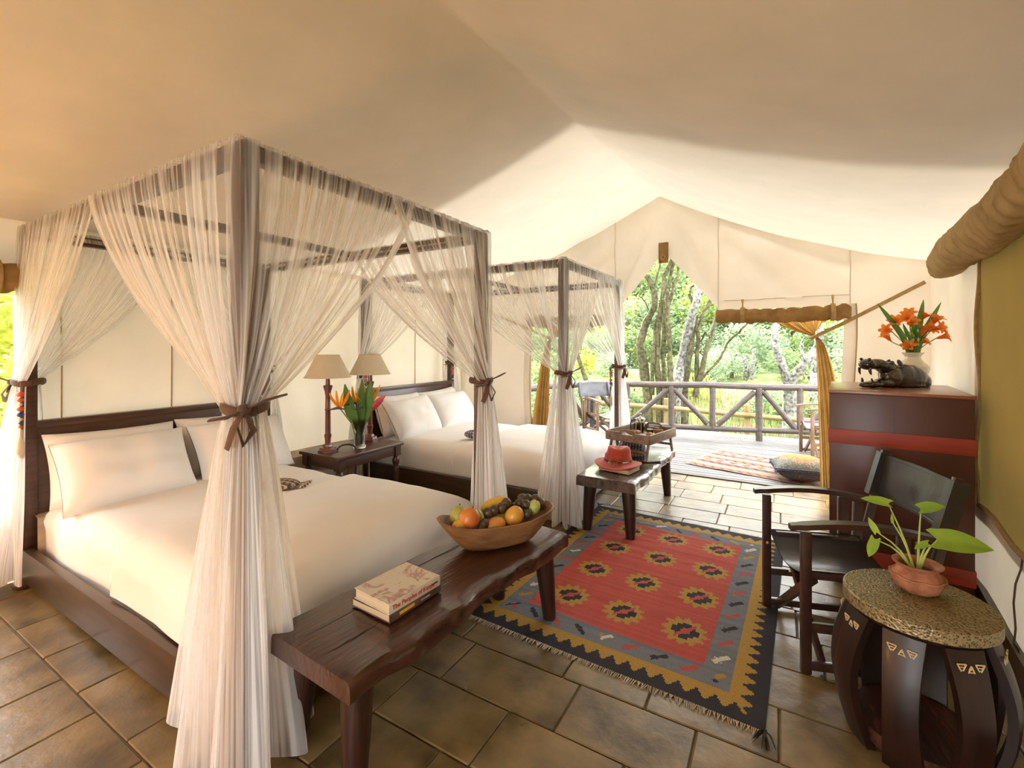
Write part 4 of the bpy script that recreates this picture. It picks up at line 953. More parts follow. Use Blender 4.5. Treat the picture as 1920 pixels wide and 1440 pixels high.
fruit('mango', 'pale green mango leaning beside the large mango', 'fruit', -.105, .0, .115, (.034, .034, .055), 'lime', (.2, -.4, 0))
fruit('lime', 'pale green lime near the far end of the bowl', 'fruit', .195, -.02, .135, (.034, .034, .044), 'lime', (.3, .3, 0))
fruit('papaya', 'yellow papaya lying at the back of the bowl', 'fruit', .02, .07, .145, (.042, .042, .085), 'banana', (0, 1.5, .1))
fruit('papaya', 'green papaya mostly hidden under the middle of the heap', 'fruit', .0, .0, .075, (.045, .045, .09), 'green', (0, 1.5, 0))
for i, (x, y, z) in enumerate(((-.095, -.055, .105), (-.115, -.062, .09), (-.055, .0, .14), (-.02, .005, .145), (.025, .01, .15), (.06, .03, .165), (.135, .02, .155), (.155, -.01, .155), (.145, -.045, .12), (.19, .04, .165), (.245, .0, .15), (.225, .02, .165), (.16, .045, .17), (-.15, -.055, .10), (.12, .06, .12), (.26, .02, .125))):
    fruit('passion_fruit', 'small brown passion fruit heaped in the carved wooden bowl', 'fruit', x, y, z, (.026, .026, .027), 'passion', (i, i * .7, 0), 'passion fruits in the bowl')

# ------------------------------------------------------------------ kilim rug
RW, RL = 1.46, 1.98
def rugcol(x, y):      # 0..RW, 0..RL
    e = min(x, RW - x); g = min(y, RL - y)
    CH = (.035, .032, .04); GO = (.42, .25, .055); GR = (.17, .18, .20); RE = (.46, .085, .065); WH = (.62, .56, .44)
    d = min(e, g); along = y if e < g else x
    zz = abs(((along / .075) % 1) * 2 - 1); zz = math.floor(zz * 5) / 5
    if d < .050 + .055 * zz: return CH
    if d < .145: return GO
    if d < .26 or (e < .245) or (g < .26):
        # scattered woven dashes in the grey band
        side = 0 if e < g else 1; al = (y if side == 0 else x); k = math.floor(al / .135); q = al - (k + .5) * .135; dd = (e if side == 0 else g) - .20
        s = 1 if (x < RW / 2) == (side == 0) else -1
        u = q * .75 + dd * .65 * s; v = -q * .65 * s + dd * .75
        u = math.floor(u / .008) * .008; v = math.floor(v / .008) * .008
        ln = .045
        if abs(u) < ln and abs(v) < .0125 + .004 * math.sin(u * 300) and d > .15:
            return [RE, CH, GO, WH, RE, CH][int(k + (3 if side else 0) + (1 if x > RW / 2 else 0) + (2 if y > RL / 2 else 0)) % 6]
        return mul(GR, 1 + .12 * n1(y * 40, 2))
    base = mul(RE, 1 + .10 * n1(y * 55, 1) + .05 * n1(x * 20, 4))
    for cx in (.43, .75, 1.07):
        for cy_ in (.47, .84, 1.22, 1.58):
            dx, dy = abs(x - cx), abs(y - cy_)
            if dx > .12 or dy > .12: continue
            dx = math.floor(dx / .011) * .011; dy = math.floor(dy / .011) * .011
            if dx + dy < .020 or (abs((x - cx) - (y - cy_) * .8) < .013 and dx < .036): return RE
            if (dx + dy < .066 and max(dx, dy) < .055) or (max(dx, dy) < .044 and dx + dy < .074): return CH
            r_ = math.hypot(dx, dy); th_ = math.atan2(y - cy_, x - cx) / (2 * PI) * 12; tri_ = abs((th_ % 1) * 2 - 1)
            if r_ < .078 + .034 * tri_: return GO
    return base
def make_rug():
    nx, ny = 196, 264; m = MB(); t = thing('kilim_rug', 'red kilim rug with gold and charcoal diamond medallions and zigzag border', 'rug', (-1.505, 2.03, 0), math.radians(-2.4))
    def z(x, y):
        f = sstep(.0, .25, min(x, RW - x)) * sstep(0, .2, min(y, RL - y))
        return .008 + .006 * f * max(0, n2(x * 2.2, y * 12, 6)) + .004 * f * max(0, n2(x * 5, y * 26, 8)) + .010 * sstep(.12, .02, math.hypot((x - 1.0) * .5, y - .55)) * .8
    m.grid(lambda u, v: (u * RW, v * RL, z(u * RW, v * RL)), nx, ny)
    me = m.mesh('weave', attrmat('kilim_wool'), smooth=180)
    ca_ = me.color_attributes.new('Col', 'FLOAT_COLOR', 'CORNER'); 
    for p in me.polygons:
        j, i = divmod(p.index, nx); c = rugcol((i + .5) / nx * RW, (j + .5) / ny * RL)
        for li in p.loop_indices: ca_.data[li].color = (*c, 1)
    link('weave', me, t)
    rr = random.Random(9)
    for y0, sg in ((0, -1), (RL, 1)):
        f = MB(); x = .0
        while x < RW:
            ln = rr.uniform(.02, .036); dx = rr.uniform(-.012, .012); f.tube([(x, y0, .008), (x + dx * .4, y0 + sg * ln * .5, .007), (x + dx, y0 + sg * ln, .003)], [.0022, .0018, .0008], 4); x += rr.uniform(.005, .009)
        o = f.build('fringe', MT['fringe'], t); o['kind'] = 'stuff'
    for x, y in ((.0, 0), (RW, 0), (0, RL), (RW, RL)):
        f = MB()
        for i in range(16): a = rr.uniform(0, 6.28); f.tube([(x, y, .012), (x + .02 * math.cos(a), y + (.03 if y else -.03) + .02 * math.sin(a), .012 + rr.uniform(0, .012)), (x + .04 * math.cos(a), y + (.06 if y else -.06) + .02 * math.sin(a), .003)], [.004, .003, .001], 4)
        f.build('corner_tassel', MT['dark_metal'], t)
make_rug()

# ------------------------------------------------------------------ wardrobe trunk on the right
CW, CD, CH_ = .655, .86, 1.19
t = thing('leather_cabinet', 'tall oxblood leather cabinet with two red bands, carved animal on top', 'cabinet', (.272, 3.49, 0), math.radians(-5.7))
MB().box(0, CW, 0, CD, .09, CH_ - .02).build('body', MT['cab'], t, bevel=.006)
MB().box(.02, CW - .02, .02, CD - .02, .0, .095).build('plinth', MT['slat'], t)
MB().box(-.006, CW + .006, -.006, CD, CH_ - .02, CH_).build('top', MT['cabtop'], t, bevel=.004)
for z0 in (.86, .14):
    m = MB(); m.box(-.005, CW + .005, -.006, CD + .001, z0, z0 + .09); m.build('red_band', MT['cabred'], t, bevel=.003)
m = MB(); m.box(CW * .48 - .001, CW * .48 + .001, -.0025, 0, .1, CH_ - .03); m.build('door_gap', MT['slat'], t)

def blob(name, parts, mat, parent, voxel, smooth_it=4):
    m = MB()
    for c, r, M in parts: m.ball(c, *r, n=20, m=14, M=M)
    me = m.mesh(name, mat, smooth=180); o = bpy.data.objects.new('tmp', me); COL.objects.link(o)
    md = o.modifiers.new('r', 'REMESH'); md.mode = 'VOXEL'; md.voxel_size = voxel; md.use_smooth_shade = True
    s = o.modifiers.new('s', 'SMOOTH'); s.iterations = smooth_it; s.factor = .5
    bpy.context.view_layer.update(); me2 = bpy.data.meshes.new_from_object(o.evaluated_get(bpy.context.evaluated_depsgraph_get())); bpy.data.objects.remove(o)
    if not me2.materials: me2.materials.append(mat)
    return link(name, me2, parent)
# carved hippopotamus (length along local +x from mouth to rump)
hp = thing('hippo_carving', 'dark polished stone hippopotamus carving with gaping mouth on the cabinet', 'sculpture', (.462, 3.72, CH_), math.radians(42))
hp.scale = (.92, .92, .92)
RY = lambda a: Matrix.Rotation(a, 3, 'Y')
blob('body', [((.42, 0, .065), (.145, .085, .098), None), ((.36, 0, .08), (.12, .08, .088), None), ((.50, 0, .04), (.085, .075, .075), None), ((.26, 0, .075), (.085, .066, .078), None),
              ((.215, 0, .145), (.075, .055, .038), RY(-.15)), ((.13, 0, .165), (.085, .052, .036), RY(.05)), ((.055, 0, .168), (.055, .056, .040), None),
              ((.20, 0, .035), (.09, .055, .035), None), ((.10, 0, .026), (.085, .05, .026), None), ((.04, 0, .024), (.045, .046, .022), None), ((.42, 0, .012), (.14, .08, .014), None)], MT['hippo'], hp, .006)
for s in (-1, 1):
    MB().ball((.285, s * .042, .178), .018, .012, .026, 10, 8, Matrix.Rotation(.5 * s, 3, 'X')).build('ear', MT['hippo'], hp)
    MB().ball((.225, s * .036, .178), .017, .012, .015, 10, 8).build('eye', MT['hippo'], hp)
    MB().ball((.035, s * .03, .205), .012, .010, .010, 8, 6).build('nostril', MT['hippo'], hp)
    MB().tube([(.030, s * .040, .145), (.032, s * .041, .115), (.040, s * .041, .095)], [.009, .008, .003], 8).build('tusk', MT['hippo'], hp)
    MB().tube([(.115, s * .040, .145), (.120, s * .040, .115), (.125, s * .040, .095)], [.008, .007, .003], 8).build('tusk', MT['hippo'], hp)
    MB().tube([(.05, s * .035, .04), (.05, s * .036, .058), (.046, s * .036, .072)], [.009, .008, .003], 8).build('tusk', MT['hippo'], hp)
MB().ball((.13, 0, .172), .075, .0535, .034, 18, 12).build('muzzle', MT['hippo_rough'], hp); MB().ball((.235, 0, .09), .05, .064, .07, 18, 12).build('cheek', MT['hippo_rough'], hp)

# cream vase with orange clivia
vv = (.80, 4.13, CH_)
t = thing('ceramic_vase', 'cream shouldered ceramic vase on the cabinet behind the carving', 'vase', vv)
MB().lathe([(0, .0), (.05, 0), (.055, .01), (.075, .07), (.088, .115), (.086, .135), (.06, .165), (.043, .185), (.042, .2), (.058, .225), (.062, .23), (.055, .23), (.036, .2), (.04, .17), (.07, .12), (.04, .02), (0, .018)], 28, cap=False).build('body', MT['cream'], t)
fl = thing('clivia_bouquet', 'orange trumpet flowers with strap leaves in the cream vase', 'flowers', (vv[0], vv[1], CH_ + .235))
rv = Vector((math.cos(math.radians(30.3 - 16)), math.sin(math.radians(30.3 - 16)), 0))
for dx, h, ww in ((-.21, .34, .020), (.06, .36, .024), (.16, .34, .020), (.0, .22, .018), (-.06, .2, .016), (.05, .18, .018)):
    a = rv * dx; blade([(0, 0, -.1), tuple(a * .25 + Vector((0, 0, .08))), tuple(a * .6 + Vector((0, 0, h * .62))), tuple(a + Vector((0, 0, h)))], lambda v, ww=ww: ww * (1 if v < .6 else max(.03, 1 - ((v - .6) / .4) ** 1.6)), 14, .3, up=(.4, -.9, 0)).build('leaf', MT['leaf'], fl, smooth=180)
def trumpet(c, d, r=.045):
    d = Vector(d).normalized(); a = d.cross(Vector((0, 0, 1))); a = a.normalized() if a.length > .01 else Vector((1, 0, 0)); b = d.cross(a); m = MB()
    for i in range(6):
        th = i * PI / 3; e = a * math.cos(th) + b * math.sin(th)
        q = blade([Vector(c), Vector(c) + d * .035 + e * .009, Vector(c) + d * .062 + e * r * .62, Vector(c) + d * .066 + e * r * 1.1], lambda v: .003 + .013 * math.sin(PI * min(1, v * .95)), 6, .3, up=tuple(d)); k = len(m.v); m.v += q.v; [m._q([x + k for x in f]) for f in q.f]
    return m
rr = random.Random(4); fpos = [(-.13, .15), (-.12, .08), (-.05, .22), (0, .24), (.03, .17), (.06, .22), (.10, .19), (.13, .16), (.12, .10), (.02, .12), (-.02, .18), (.05, .06), (-.09, .20), (.08, .14), (-.01, .02)]
for dx, z in fpos:
    c = rv * dx * .8 + Vector((.5, -.86, 0)) * rr.uniform(-.05, .05) + Vector((0, 0, z - .01)); d = rv * dx * 5 + Vector((rr.uniform(-.3, .6), rr.uniform(-1.3, .1), rr.uniform(.1, .9)))
    MB().tube([(0, 0, -.02), tuple(c * .55), tuple(c)], .003, 5).build('stem', MT['stem'], fl); trumpet(c, d).build('flower', MT['orange'], fl, smooth=180)
for i in range(9):
    c = Vector((rr.uniform(-.03, .05), rr.uniform(-.06, .0), rr.uniform(.05, .15))); MB().ball(c, .006, .006, .014, 8, 6).build('bud', MT['stem_pale'], fl)
# ------------------------------------------------------------------ folding director's chairs
def chair(label, loc, rz, wood, hide, hide2=None):
    t = thing('director_chair', label, 'chair', loc, rz)
    W = .265; hide2 = hide2 or hide
    for s in (-1, 1):
        y = s * W
        MB().box(-.235 - .02, -.235 + .02, y - .016, y + .016, 0, .63).build('leg', MT[wood], t, bevel=.004)
        MB().box(.12, .165, y - .014, y + .014, .18, .64).build('leg', MT[wood], t, bevel=.004)
        MB().beam((.20, y, .0), (.215, y, .62), .034, .04).build('leg', MT[wood], t, bevel=.004)
        MB().beam((-.235, y, .205), (.21, y, .205), .028, .035).build('side_rail', MT[wood], t, bevel=.003)
        MB().beam((-.235, y, .035), (.20, y, .035), .026, .035).build('side_rail', MT[wood], t, bevel=.003)
        m = MB()
        def arm(u, v, y=y, s=s):
            x = lerp(-.30, .33, v); z = .635 + .035 * math.sin(PI * min(1, v * 1.02)) - .02 * v
            w_ = .026 * (1 if .05 < v < .95 else .72)
            q = [(-1, 0), (1, 0), (1, .024), (-1, .024)][round(u * 4) % 4]; return (x, y + q[0] * w_, z + q[1])
        m.grid(arm, 4, 22, close=True); n = 4; m._q([0, 1, 2, 3]); b = len(m.v) - 4; m._q([b + 3, b + 2, b + 1, b]); m.build('armrest', MT[wood], t, smooth=40, bevel=0)
        MB().beam((.235, y * .99, .40), (.345, y * .99, .905), .024, .036).build('back_post', MT[wood], t, bevel=.004)
        MB().beam((-.20, y * .86, .425), (.20, y * .86, .425), .03, .035).build('seat_rail', MT[wood], t, bevel=.004)
    for x in (-.185, .185):
        MB().beam((x, -W * .86, .41), (x, W * .98, .02), .022, .04).build('cross_brace', MT[wood], t, bevel=.003)
        MB().beam((x + .026, W * .86, .41), (x + .026, -W * .98, .02), .022, .04).build('cross_brace', MT[wood], t, bevel=.003)
    m = MB(); f = lambda u, v: (lerp(-.225, .21, v), lerp(-W * .92, W * .92, u), .447 - .075 * math.sin(PI * u) ** .8 * (1 + .06 * math.sin(v * 5)) + .002 * n2(u * 7, v * 7, 3))
    m.grid(f, 24, 14).grid(lambda u, v: Vector(f(u, v)) - Vector((0, 0, .006)), 24, 14, flip=True); m.build('seat', MT[hide2], t, smooth=180)
    m = MB(); g = lambda u, v: (lerp(.30, .338, v) + .028 * math.sin(PI * u) + .004 * n2(u * 6, v * 4, 2), lerp(-W * 1.05, W * 1.05, u), lerp(.665, .885, v))
    m.grid(g, 24, 10).grid(lambda u, v: Vector(g(u, v)) + Vector((-.007, 0, 0)), 24, 10, flip=True)
    for s in (-1, 1): m.beam((.285, s * W, .665), (.345, s * W, .89), .045, .062)
    bk = m.build('backrest', MT[hide], t, smooth=60)
    st = MB()
    for z in (.0, 1.0): st.tube([Vector(g(.07 + .86 * i / 12, .07 + .86 * z)) + Vector((-.009, 0, 0)) for i in range(13)], .0016, 4)
    st.build('stitching', MT['dark_metal'], bk)
    for s in (-1, 1): MB().ball((-.262, s * W * .6, .40), .008, .008, .008, 8, 6).build('stud', MT['brass'], t)
    return t
chair('dark folding director chair with black leather seat and back, in front of the cabinet', (.245, 2.76, 0), math.radians(18), 'chairwood', 'leather')
MT['chair_light'] = pm('lighter_chair_wood', (.17, .095, .05), .45, var=.3, scale=7); MT['hide_green'] = pm('grey_green_hide', (.12, .13, .10), .35, var=.3, scale=5); MT['hide_blue'] = pm('blue_grey_hide', (.09, .09, .105), .4, var=.3, scale=5)  # deck chairs have their own lighter wood and grey hides
chair('folding director chair on the deck, seen between the net curtains', (-2.38, 6.98, DZ), math.radians(140), 'chair_light', 'hide_blue', 'hide_green')
chair('folding director chair on the deck, half hidden by the cabinet', (.55, 7.42, DZ), math.radians(12), 'chair_light', 'hide_blue')

# ------------------------------------------------------------------ barrel stool with hammered top
SX, SY, SH = .44, 2.215, .535
t = thing('barrel_stool', 'round barrel-shaped stool with dark curved staves and hammered brass top', 'stool', (SX, SY, 0), .12)
MB().lathe([(0, SH - .05), (.205, SH - .05), (.222, SH - .045), (.222, SH - .004), (.216, SH), (0, SH)], 64, cap=False).build('top', MT['brassdisc'], t, smooth=30)
MB().lathe([(0, SH - .066), (.20, SH - .066), (.205, SH - .05), (0, SH - .05)], 40, cap=False).build('underplate', MT['slat'], t, smooth=30)
MB().lathe([(0, .02), (.19, .02), (.20, .03), (.20, .06), (.19, .07), (0, .07)], 40, cap=False).build('base', MT['bench'], t, smooth=30)
def stave():
    m = MB()
    def fn(u, v):
        z = lerp(0, SH - .062, v); rr = .182 + .062 * math.sin(PI * (v * .92 + .05)); hw = .058 - .010 * math.sin(PI * v)
        q = [(-1, 1), (-.5, 1.0), (.5, 1.0), (1, 1), (1, -1), (-1, -1)][round(u * 6) % 6]; k = .006 if abs(q[0]) < 1 else 0
        return (rr + q[1] * .013 + k, q[0] * hw, z)
    m.grid(fn, 6, 20, close=True, flip=False); n = 6; m._q([0, 1, 2, 3, 4, 5][::-1]); b = len(m.v) - 6; m._q([b + i for i in range(6)]); return m.mesh('stave', MT['slat'], smooth=40)
stv = stave()
def tri(cx, cz, w_, h_, up):
    m = MB(); zc = cz / (SH - .062); rr = .182 + .062 * math.sin(PI * (zc * .92 + .05)) + .0195
    d = (1 if up else -1); pts = [(-w_, -h_ * d), (w_, -h_ * d), (0, h_ * d)]
    for a, b in ((0, 1), (1, 2), (2, 0)): m.beam((rr, cx + pts[a][0], cz + pts[a][1]), (rr, cx + pts[b][0], cz + pts[b][1]), .003, .004, up=(1, 0, 0))
    for f in (.33, .66): m.beam((rr, cx + lerp(pts[0][0], pts[2][0], f), cz + lerp(pts[0][1], pts[2][1], f)), (rr, cx + lerp(pts[1][0], pts[2][0], f), cz + lerp(pts[1][1], pts[2][1], f)), .0025, .004, up=(1, 0, 0))
    return m
mm = MB()
for q in (tri(-.027, .425, .013, .014, False), tri(0, .42, .012, .014, True), tri(.027, .425, .013, .014, False)):
    k = len(mm.v); mm.v += q.v; [mm._q([x + k for x in f]) for f in q.f]
ime = mm.mesh('inlay', MT['inlay'], smooth=0)
for i in range(8):
    a = i * PI / 4 + .3; o = link('stave', stv, t, (0, 0, 0), (0, 0, a)); link('inlay', ime, o)

# clay pot and arrowhead plant
px, py = .452, 2.27
t = thing('clay_pot', 'small rough terracotta pot on the hammered brass stool', 'pot', (px, py, SH))
MB().grid(lambda u, v: (lambda rz: (rz[0] * (1 + .02 * n2(u * 8, rz[1] * 60, 2)) * math.cos(2 * PI * u), rz[0] * (1 + .02 * n2(u * 8, rz[1] * 60, 2)) * math.sin(2 * PI * u), rz[1]))([(0, .0), (.045, 0), (.066, .015), (.079, .045), (.076, .066), (.060, .082), (.060, .092), (.074, .104), (.076, .108), (.066, .108), (.052, .094), (.05, .06), (0, .06)][round(v * 12)]), 40, 12, close=True).build('body', MT['clay'], t, smooth=70)
m = MB(); m.tube([(.081 * math.cos(i * PI / 10), .081 * math.sin(i * PI / 10), .060 + .003 * math.sin(i * 2.2)) for i in range(21)], .005, 6); m.build('ridge', MT['clay'], t)
MB().lathe([(0, .082), (.054, .08)], 20, cap=False).build('soil', MT['soil'], t)
pl = thing('arrowhead_plant', 'potted plant with lime-green arrowhead leaves in the terracotta pot', 'plant', (px, py, SH + .08))
camr = Vector((math.cos(math.radians(30.3 - 40)), math.sin(math.radians(30.3 - 40)), 0)); camf = Vector((-camr.y, camr.x, 0))
def arrow_leaf(c, d, nrm, L, Wd):
    d = Vector(d).normalized(); s = d.cross(Vector(nrm)).normalized(); nn = s.cross(d); m = MB()
    def fn(u, v):
        a = (u - .5) * 2; wv = Wd * (math.sin(PI * min(1, (v * .78 + .22))) ** .9 if v > .12 else .75 + v * 2) ; wv = max(wv, .001)
        back = -L * .18 * abs(a) ** 1.3 * (1 - v) ** 2
        return Vector(c) + d * (v * L + back) + s * a * wv + nn * (.25 * abs(a) * wv - L * .22 * v * v)
    return m.grid(fn, 8, 12)
leaves = [((-.085, .235), (-1, 0, .15), .085, .02), ((.01, .235), (.9, 0, .45), .07, .024), ((.055, .13), (1, .1, .12), .15, .046), ((-.125, .085), (-.25, 0, -1), .085, .018), ((-.12, .115), (-.5, 0, .9), .055, .012), ((.03, .11), (-.5, 0, -.3), .05, .014), ((-.072, .165), (-.1, 0, 1), .03, .005)]
for (x, z), d, L, Wd in leaves:
    c = camr * x - camf * .01 + Vector((0, 0, z)); dd = camr * d[0] + camf * d[1] + Vector((0, 0, d[2])); nr = (camf * -.75 + Vector((0, 0, .9))) if abs(d[2]) < .6 else camf * -1
    arrow_leaf(c, dd, nr, L, Wd).build('leaf', MT['leaf_bright'], pl, smooth=180)
    b = camr * x * .12; mid_ = camr * x * .62 + Vector((0, 0, z * .55 + .02)); MB().tube([tuple(b), tuple(b.lerp(mid_, .55) + Vector((0, 0, .01))), tuple(mid_), tuple(c)], [.0045, .004, .003, .002], 6).build('stalk', MT['stem_pale'], pl)

# ------------------------------------------------------------------ breakfast tray on the weathered bench
TZ = .462
t = thing('breakfast_tray', 'wooden bed tray on folding legs with cut-out handles', 'tray', (-1.105, 4.27, TZ), math.radians(-12))
TW, TL, TB, TT = .42, .54, .165, .235
MB().box(-TW / 2, TW / 2, -TL / 2, TL / 2, TB, TB + .012).build('bottom', MT['traywood'], t)
for s in (-1, 1):
    MB().box(s * TW / 2 - .008, s * TW / 2 + .008, -TL / 2, TL / 2, TB - .01, TT).build('long_side', MT['traywood'], t, bevel=.003)
    y = s * TL / 2; m = MB(); m.box(-TW / 2, TW / 2, y - .008, y + .008, TB - .01, TT - .02); m.box(-TW / 2, -.055, y - .008, y + .008, TT - .02, TT); m.box(.055, TW / 2, y - .008, y + .008, TT - .02, TT)
    m.tube([(-.075, y, TT - .004), (-.055, y, TT + .018), (0, y, TT + .022), (.055, y, TT + .018), (.075, y, TT - .004)], .010, 8); m.build('handle_side', MT['traywood'], t, bevel=0)
    lg = MB()
    for q in (-1, 1): lg.beam((q * (TW / 2 - .03), y * .82, TB), (q * (TW / 2 - .03), y * 1.0, 0.012), .016, .026)
    lg.beam((-TW / 2 + .03, y * .93, .08), (TW / 2 - .03, y * .93, .08), .014, .022); lg.build('leg_frame', MT['traywood'], t, bevel=.003)
Tz = TZ + TB + .013; rt = math.radians(-12)
def tl(x, y, z=Tz): return (-1.105 + x * math.cos(rt) - y * math.sin(rt), 4.27 + x * math.sin(rt) + y * math.cos(rt), z)
fp = thing('french_press', 'glass coffee press with metal frame and dark coffee on the tray', 'coffee press', tl(-.06, .10))
MB().lathe([(.0, .005), (.038, .005), (.038, .13), (.035, .13), (.035, .009), (0, .009)], 20, cap=False).build('glass', MT['glass'], fp); MB().lathe([(0, .012), (.034, .012), (.034, .10), (0, .10)], 18, cap=False).build('coffee', MT['coffee'], fp)
m = MB(); m.lathe([(.042, 0), (.042, .008), (.039, .008), (.039, 0)], 20, cap=False); m.lathe([(.041, .118), (.041, .126), (.0385, .126), (.0385, .118)], 20, cap=False)
for i in range(4): m.beam((.041 * math.cos(i * PI / 2 + .5), .041 * math.sin(i * PI / 2 + .5), 0), (.041 * math.cos(i * PI / 2 + .5), .041 * math.sin(i * PI / 2 + .5), .12), .006, .002)
m.build('frame', MT['metal'], fp); MB().lathe([(.046, .128), (.046, .134), (.03, .146), (.006, .150), (.004, .170), (.011, .173), (.012, .183), (.004, .19), (0, .19)], 20).build('lid', MT['metal'], fp)
MB().tube([(-.040, -.012, .12), (-.075, -.022, .115), (-.085, -.026, .09), (-.083, -.026, .02)], .006, 8).build('handle', MT['dark_metal'], fp)
gl = thing('tumbler', 'small glass tumbler on the tray beside the coffee press', 'glass', tl(.05, .08)); MB().lathe([(0, .004), (.030, 0), (.034, .075), (.032, .075), (.028, .008), (0, .008)], 18, cap=False).build('body', MT['glass'], gl); MB().lathe([(0, .009), (.0275, .009), (.030, .05), (0, .05)], 16, cap=False).build('drink', MT['cream'], gl)
for lb, x, y in (('white plate with pastries near the handle of the tray', -.03, -.07), ('white saucer at the bench-edge side of the tray', .10, -.05)):
    p = thing('plate', lb, 'plate', tl(x, y)); MB().lathe([(0, .0), (.05, 0), (.085 if x < 0 else .065, .012), (.083 if x < 0 else .063, .014), (.05, .004), (0, .004)], 28, cap=False).build('dish', MT['plate'], p)
def pastry(lb, l, rz, s=1):
    o = thing('pastry', lb, 'pastry', l, rz, 'pastries on the tray'); m = MB(); m.tube([(.05 * s * math.cos(a), .05 * s * math.sin(a) - .03, .02 * s) for a in [.2 + i * .3 for i in range(9)]], [.006, .013, .018, .021, .023, .021, .018, .013, .006], 10); m.build('crust', MT['bread'], o, smooth=60); MB().tube([(-.01, .018, .038 * s), (.012, .018, .038 * s)], .006, 6).build('ridge', MT['bread'], o)
pastry('golden croissant on the white plate, nearest the tray handle', tl(-.06, -.08, Tz + .006), .4); pastry('golden croissant on the white plate, nearer the coffee press', tl(-.01, -.03, Tz + .006), 1.8); pastry('dark pastry on the white saucer', tl(.10, -.045, Tz + .006), -.6, .8)
cup = thing('cup', 'brown cup on the tray near the far corner', 'cup', tl(.13, .08)); MB().lathe([(0, .0), (.025, 0), (.038, .03), (.042, .055), (.039, .055), (.034, .03), (0, .008)], 18, cap=False).build('body', MT['bread'], cup); MB().tube([(.038, 0, .045), (.062, 0, .038), (.058, 0, .018), (.032, 0, .016)], .005, 6).build('handle', MT['bread'], cup)
# plaid blanket folded under the tray, whisk
def bl(u, v):
    a = u * 2 - 1; b = v * 2 - 1; k = (1 - abs(a) ** 4) ** .5 * (1 - abs(b) ** 4) ** .5; return (a * .13, b * .17, .004 + .115 * k * (1 + .16 * n2(a * 4, b * 4, 3)))
m = MB(); m.grid(bl, 26, 26); m.grid(lambda u, v: (bl(u, v)[0], bl(u, v)[1], .002), 4, 4, flip=True); tag(m.build('plaid_blanket', MT['plaid_blue'], None, (-1.20, 4.27, TZ), (0, 0, .2), smooth=180), 'folded blue and white plaid blanket tucked under the breakfast tray', 'blanket')
t = thing('fly_whisk', 'fly whisk with wooden handle and dark hair lying on the weathered bench', 'whisk', (-1.02, 3.90, TZ + .012), math.radians(28)); MB().tube([(0, 0, 0), (.08, 0, 0), (.14, 0, .002), (.17, 0, .004)], [.008, .009, .012, .014], 8).build('handle', MT['bench_leg'], t)
m = MB(); rr = random.Random(2)
for i in range(40): m.tube([(0, 0, 0), (-.10, rr.uniform(-.02, .02), rr.uniform(-.004, .01)), (-.20 - rr.uniform(0, .06), rr.uniform(-.045, .045), rr.uniform(-.008, .0))], [.003, .003, .001], 4)
o = m.build('hair', MT['leather'], t); o['kind'] = 'stuff'

# red hat with band and sunglasses
t = thing('felt_hat', 'red felt hat with creased crown resting on the pale book', 'hat', (-1.145, 3.69, .490), math.radians(15))
def hatf(u, v):
    a = 2 * PI * u; c, s = math.cos(a), math.sin(a)
    pr = [(.190, .010), (.187, .014), (.15, .016), (.118, .022), (.104, .03), (.099, .05), (.092, .10), (.086, .128), (.070, .140), (.045, .134), (.02, .126), (0, .124)]
    q = v * 11; i = min(10, int(q)); f = q - i; r = lerp(pr[i][0], pr[i + 1][0], f); z = lerp(pr[i][1], pr[i + 1][1], f)
    br = sstep(.11, .19, r); z += br * .012 * math.cos(2 * a + .6); el = 1.0 + .12 * (1 - br) * abs(c) ** 2
    if z > .09: z += .014 * c * c * sstep(.09, .13, z) * (1 if r > .03 else .3); r *= 1 - .16 * sstep(.06, .13, z) * (max(0, -math.cos(a * 1 + .0)) ** 6 + max(0, math.cos(a - 2.2)) ** 8)
    return (r * c * el, r * s, z)
m = MB(); m.grid(hatf, 56, 33, close=True); m.grid(lambda u, v: (lambda p: (p[0] * .985, p[1] * .985, p[2] - .004))(hatf(u, v * .5)), 56, 14, close=True, flip=True); m.build('felt', MT['red_felt'], t, smooth=70)
MB().grid(lambda u, v: ((.1125 - .002 * v) * 1.0 * math.cos(2 * PI * u) * 1.03, (.1045 - .002 * v) * math.sin(2 * PI * u), .033 + .018 * v), 40, 2, close=True).build('hat_band', MT['sash'], t, smooth=180)
for i in range(7): MB().ball((.09 * math.cos(-1.1 + i * .1) * 1.15, .108 * math.sin(-1.1 + i * .1) , .040), .007, .007, .007, 8, 6).build('bead', MT['bead_white'], t)
g = thing('sunglasses', 'thin gold-rimmed sunglasses resting on the red hat brim', 'glasses', (-1.125, 3.555, .517), math.radians(15))
for x in (-.032, .032):
    MB().tube([(x + .026 * math.cos(i * PI / 10), -.0, .012 + .020 * math.sin(i * PI / 10)) for i in range(21)], .0018, 6).build('rim', MT['brass'], g); MB().lathe([(0, 0), (.025, 0)], 16, cap=False).build('lens', MT['glass'], g, (x, 0, .012), (PI / 2, 0, 0))
MB().tube([(-.008, 0, .018), (0, 0, .022), (.008, 0, .018)], .0015, 5).build('bridge', MT['brass'], g)

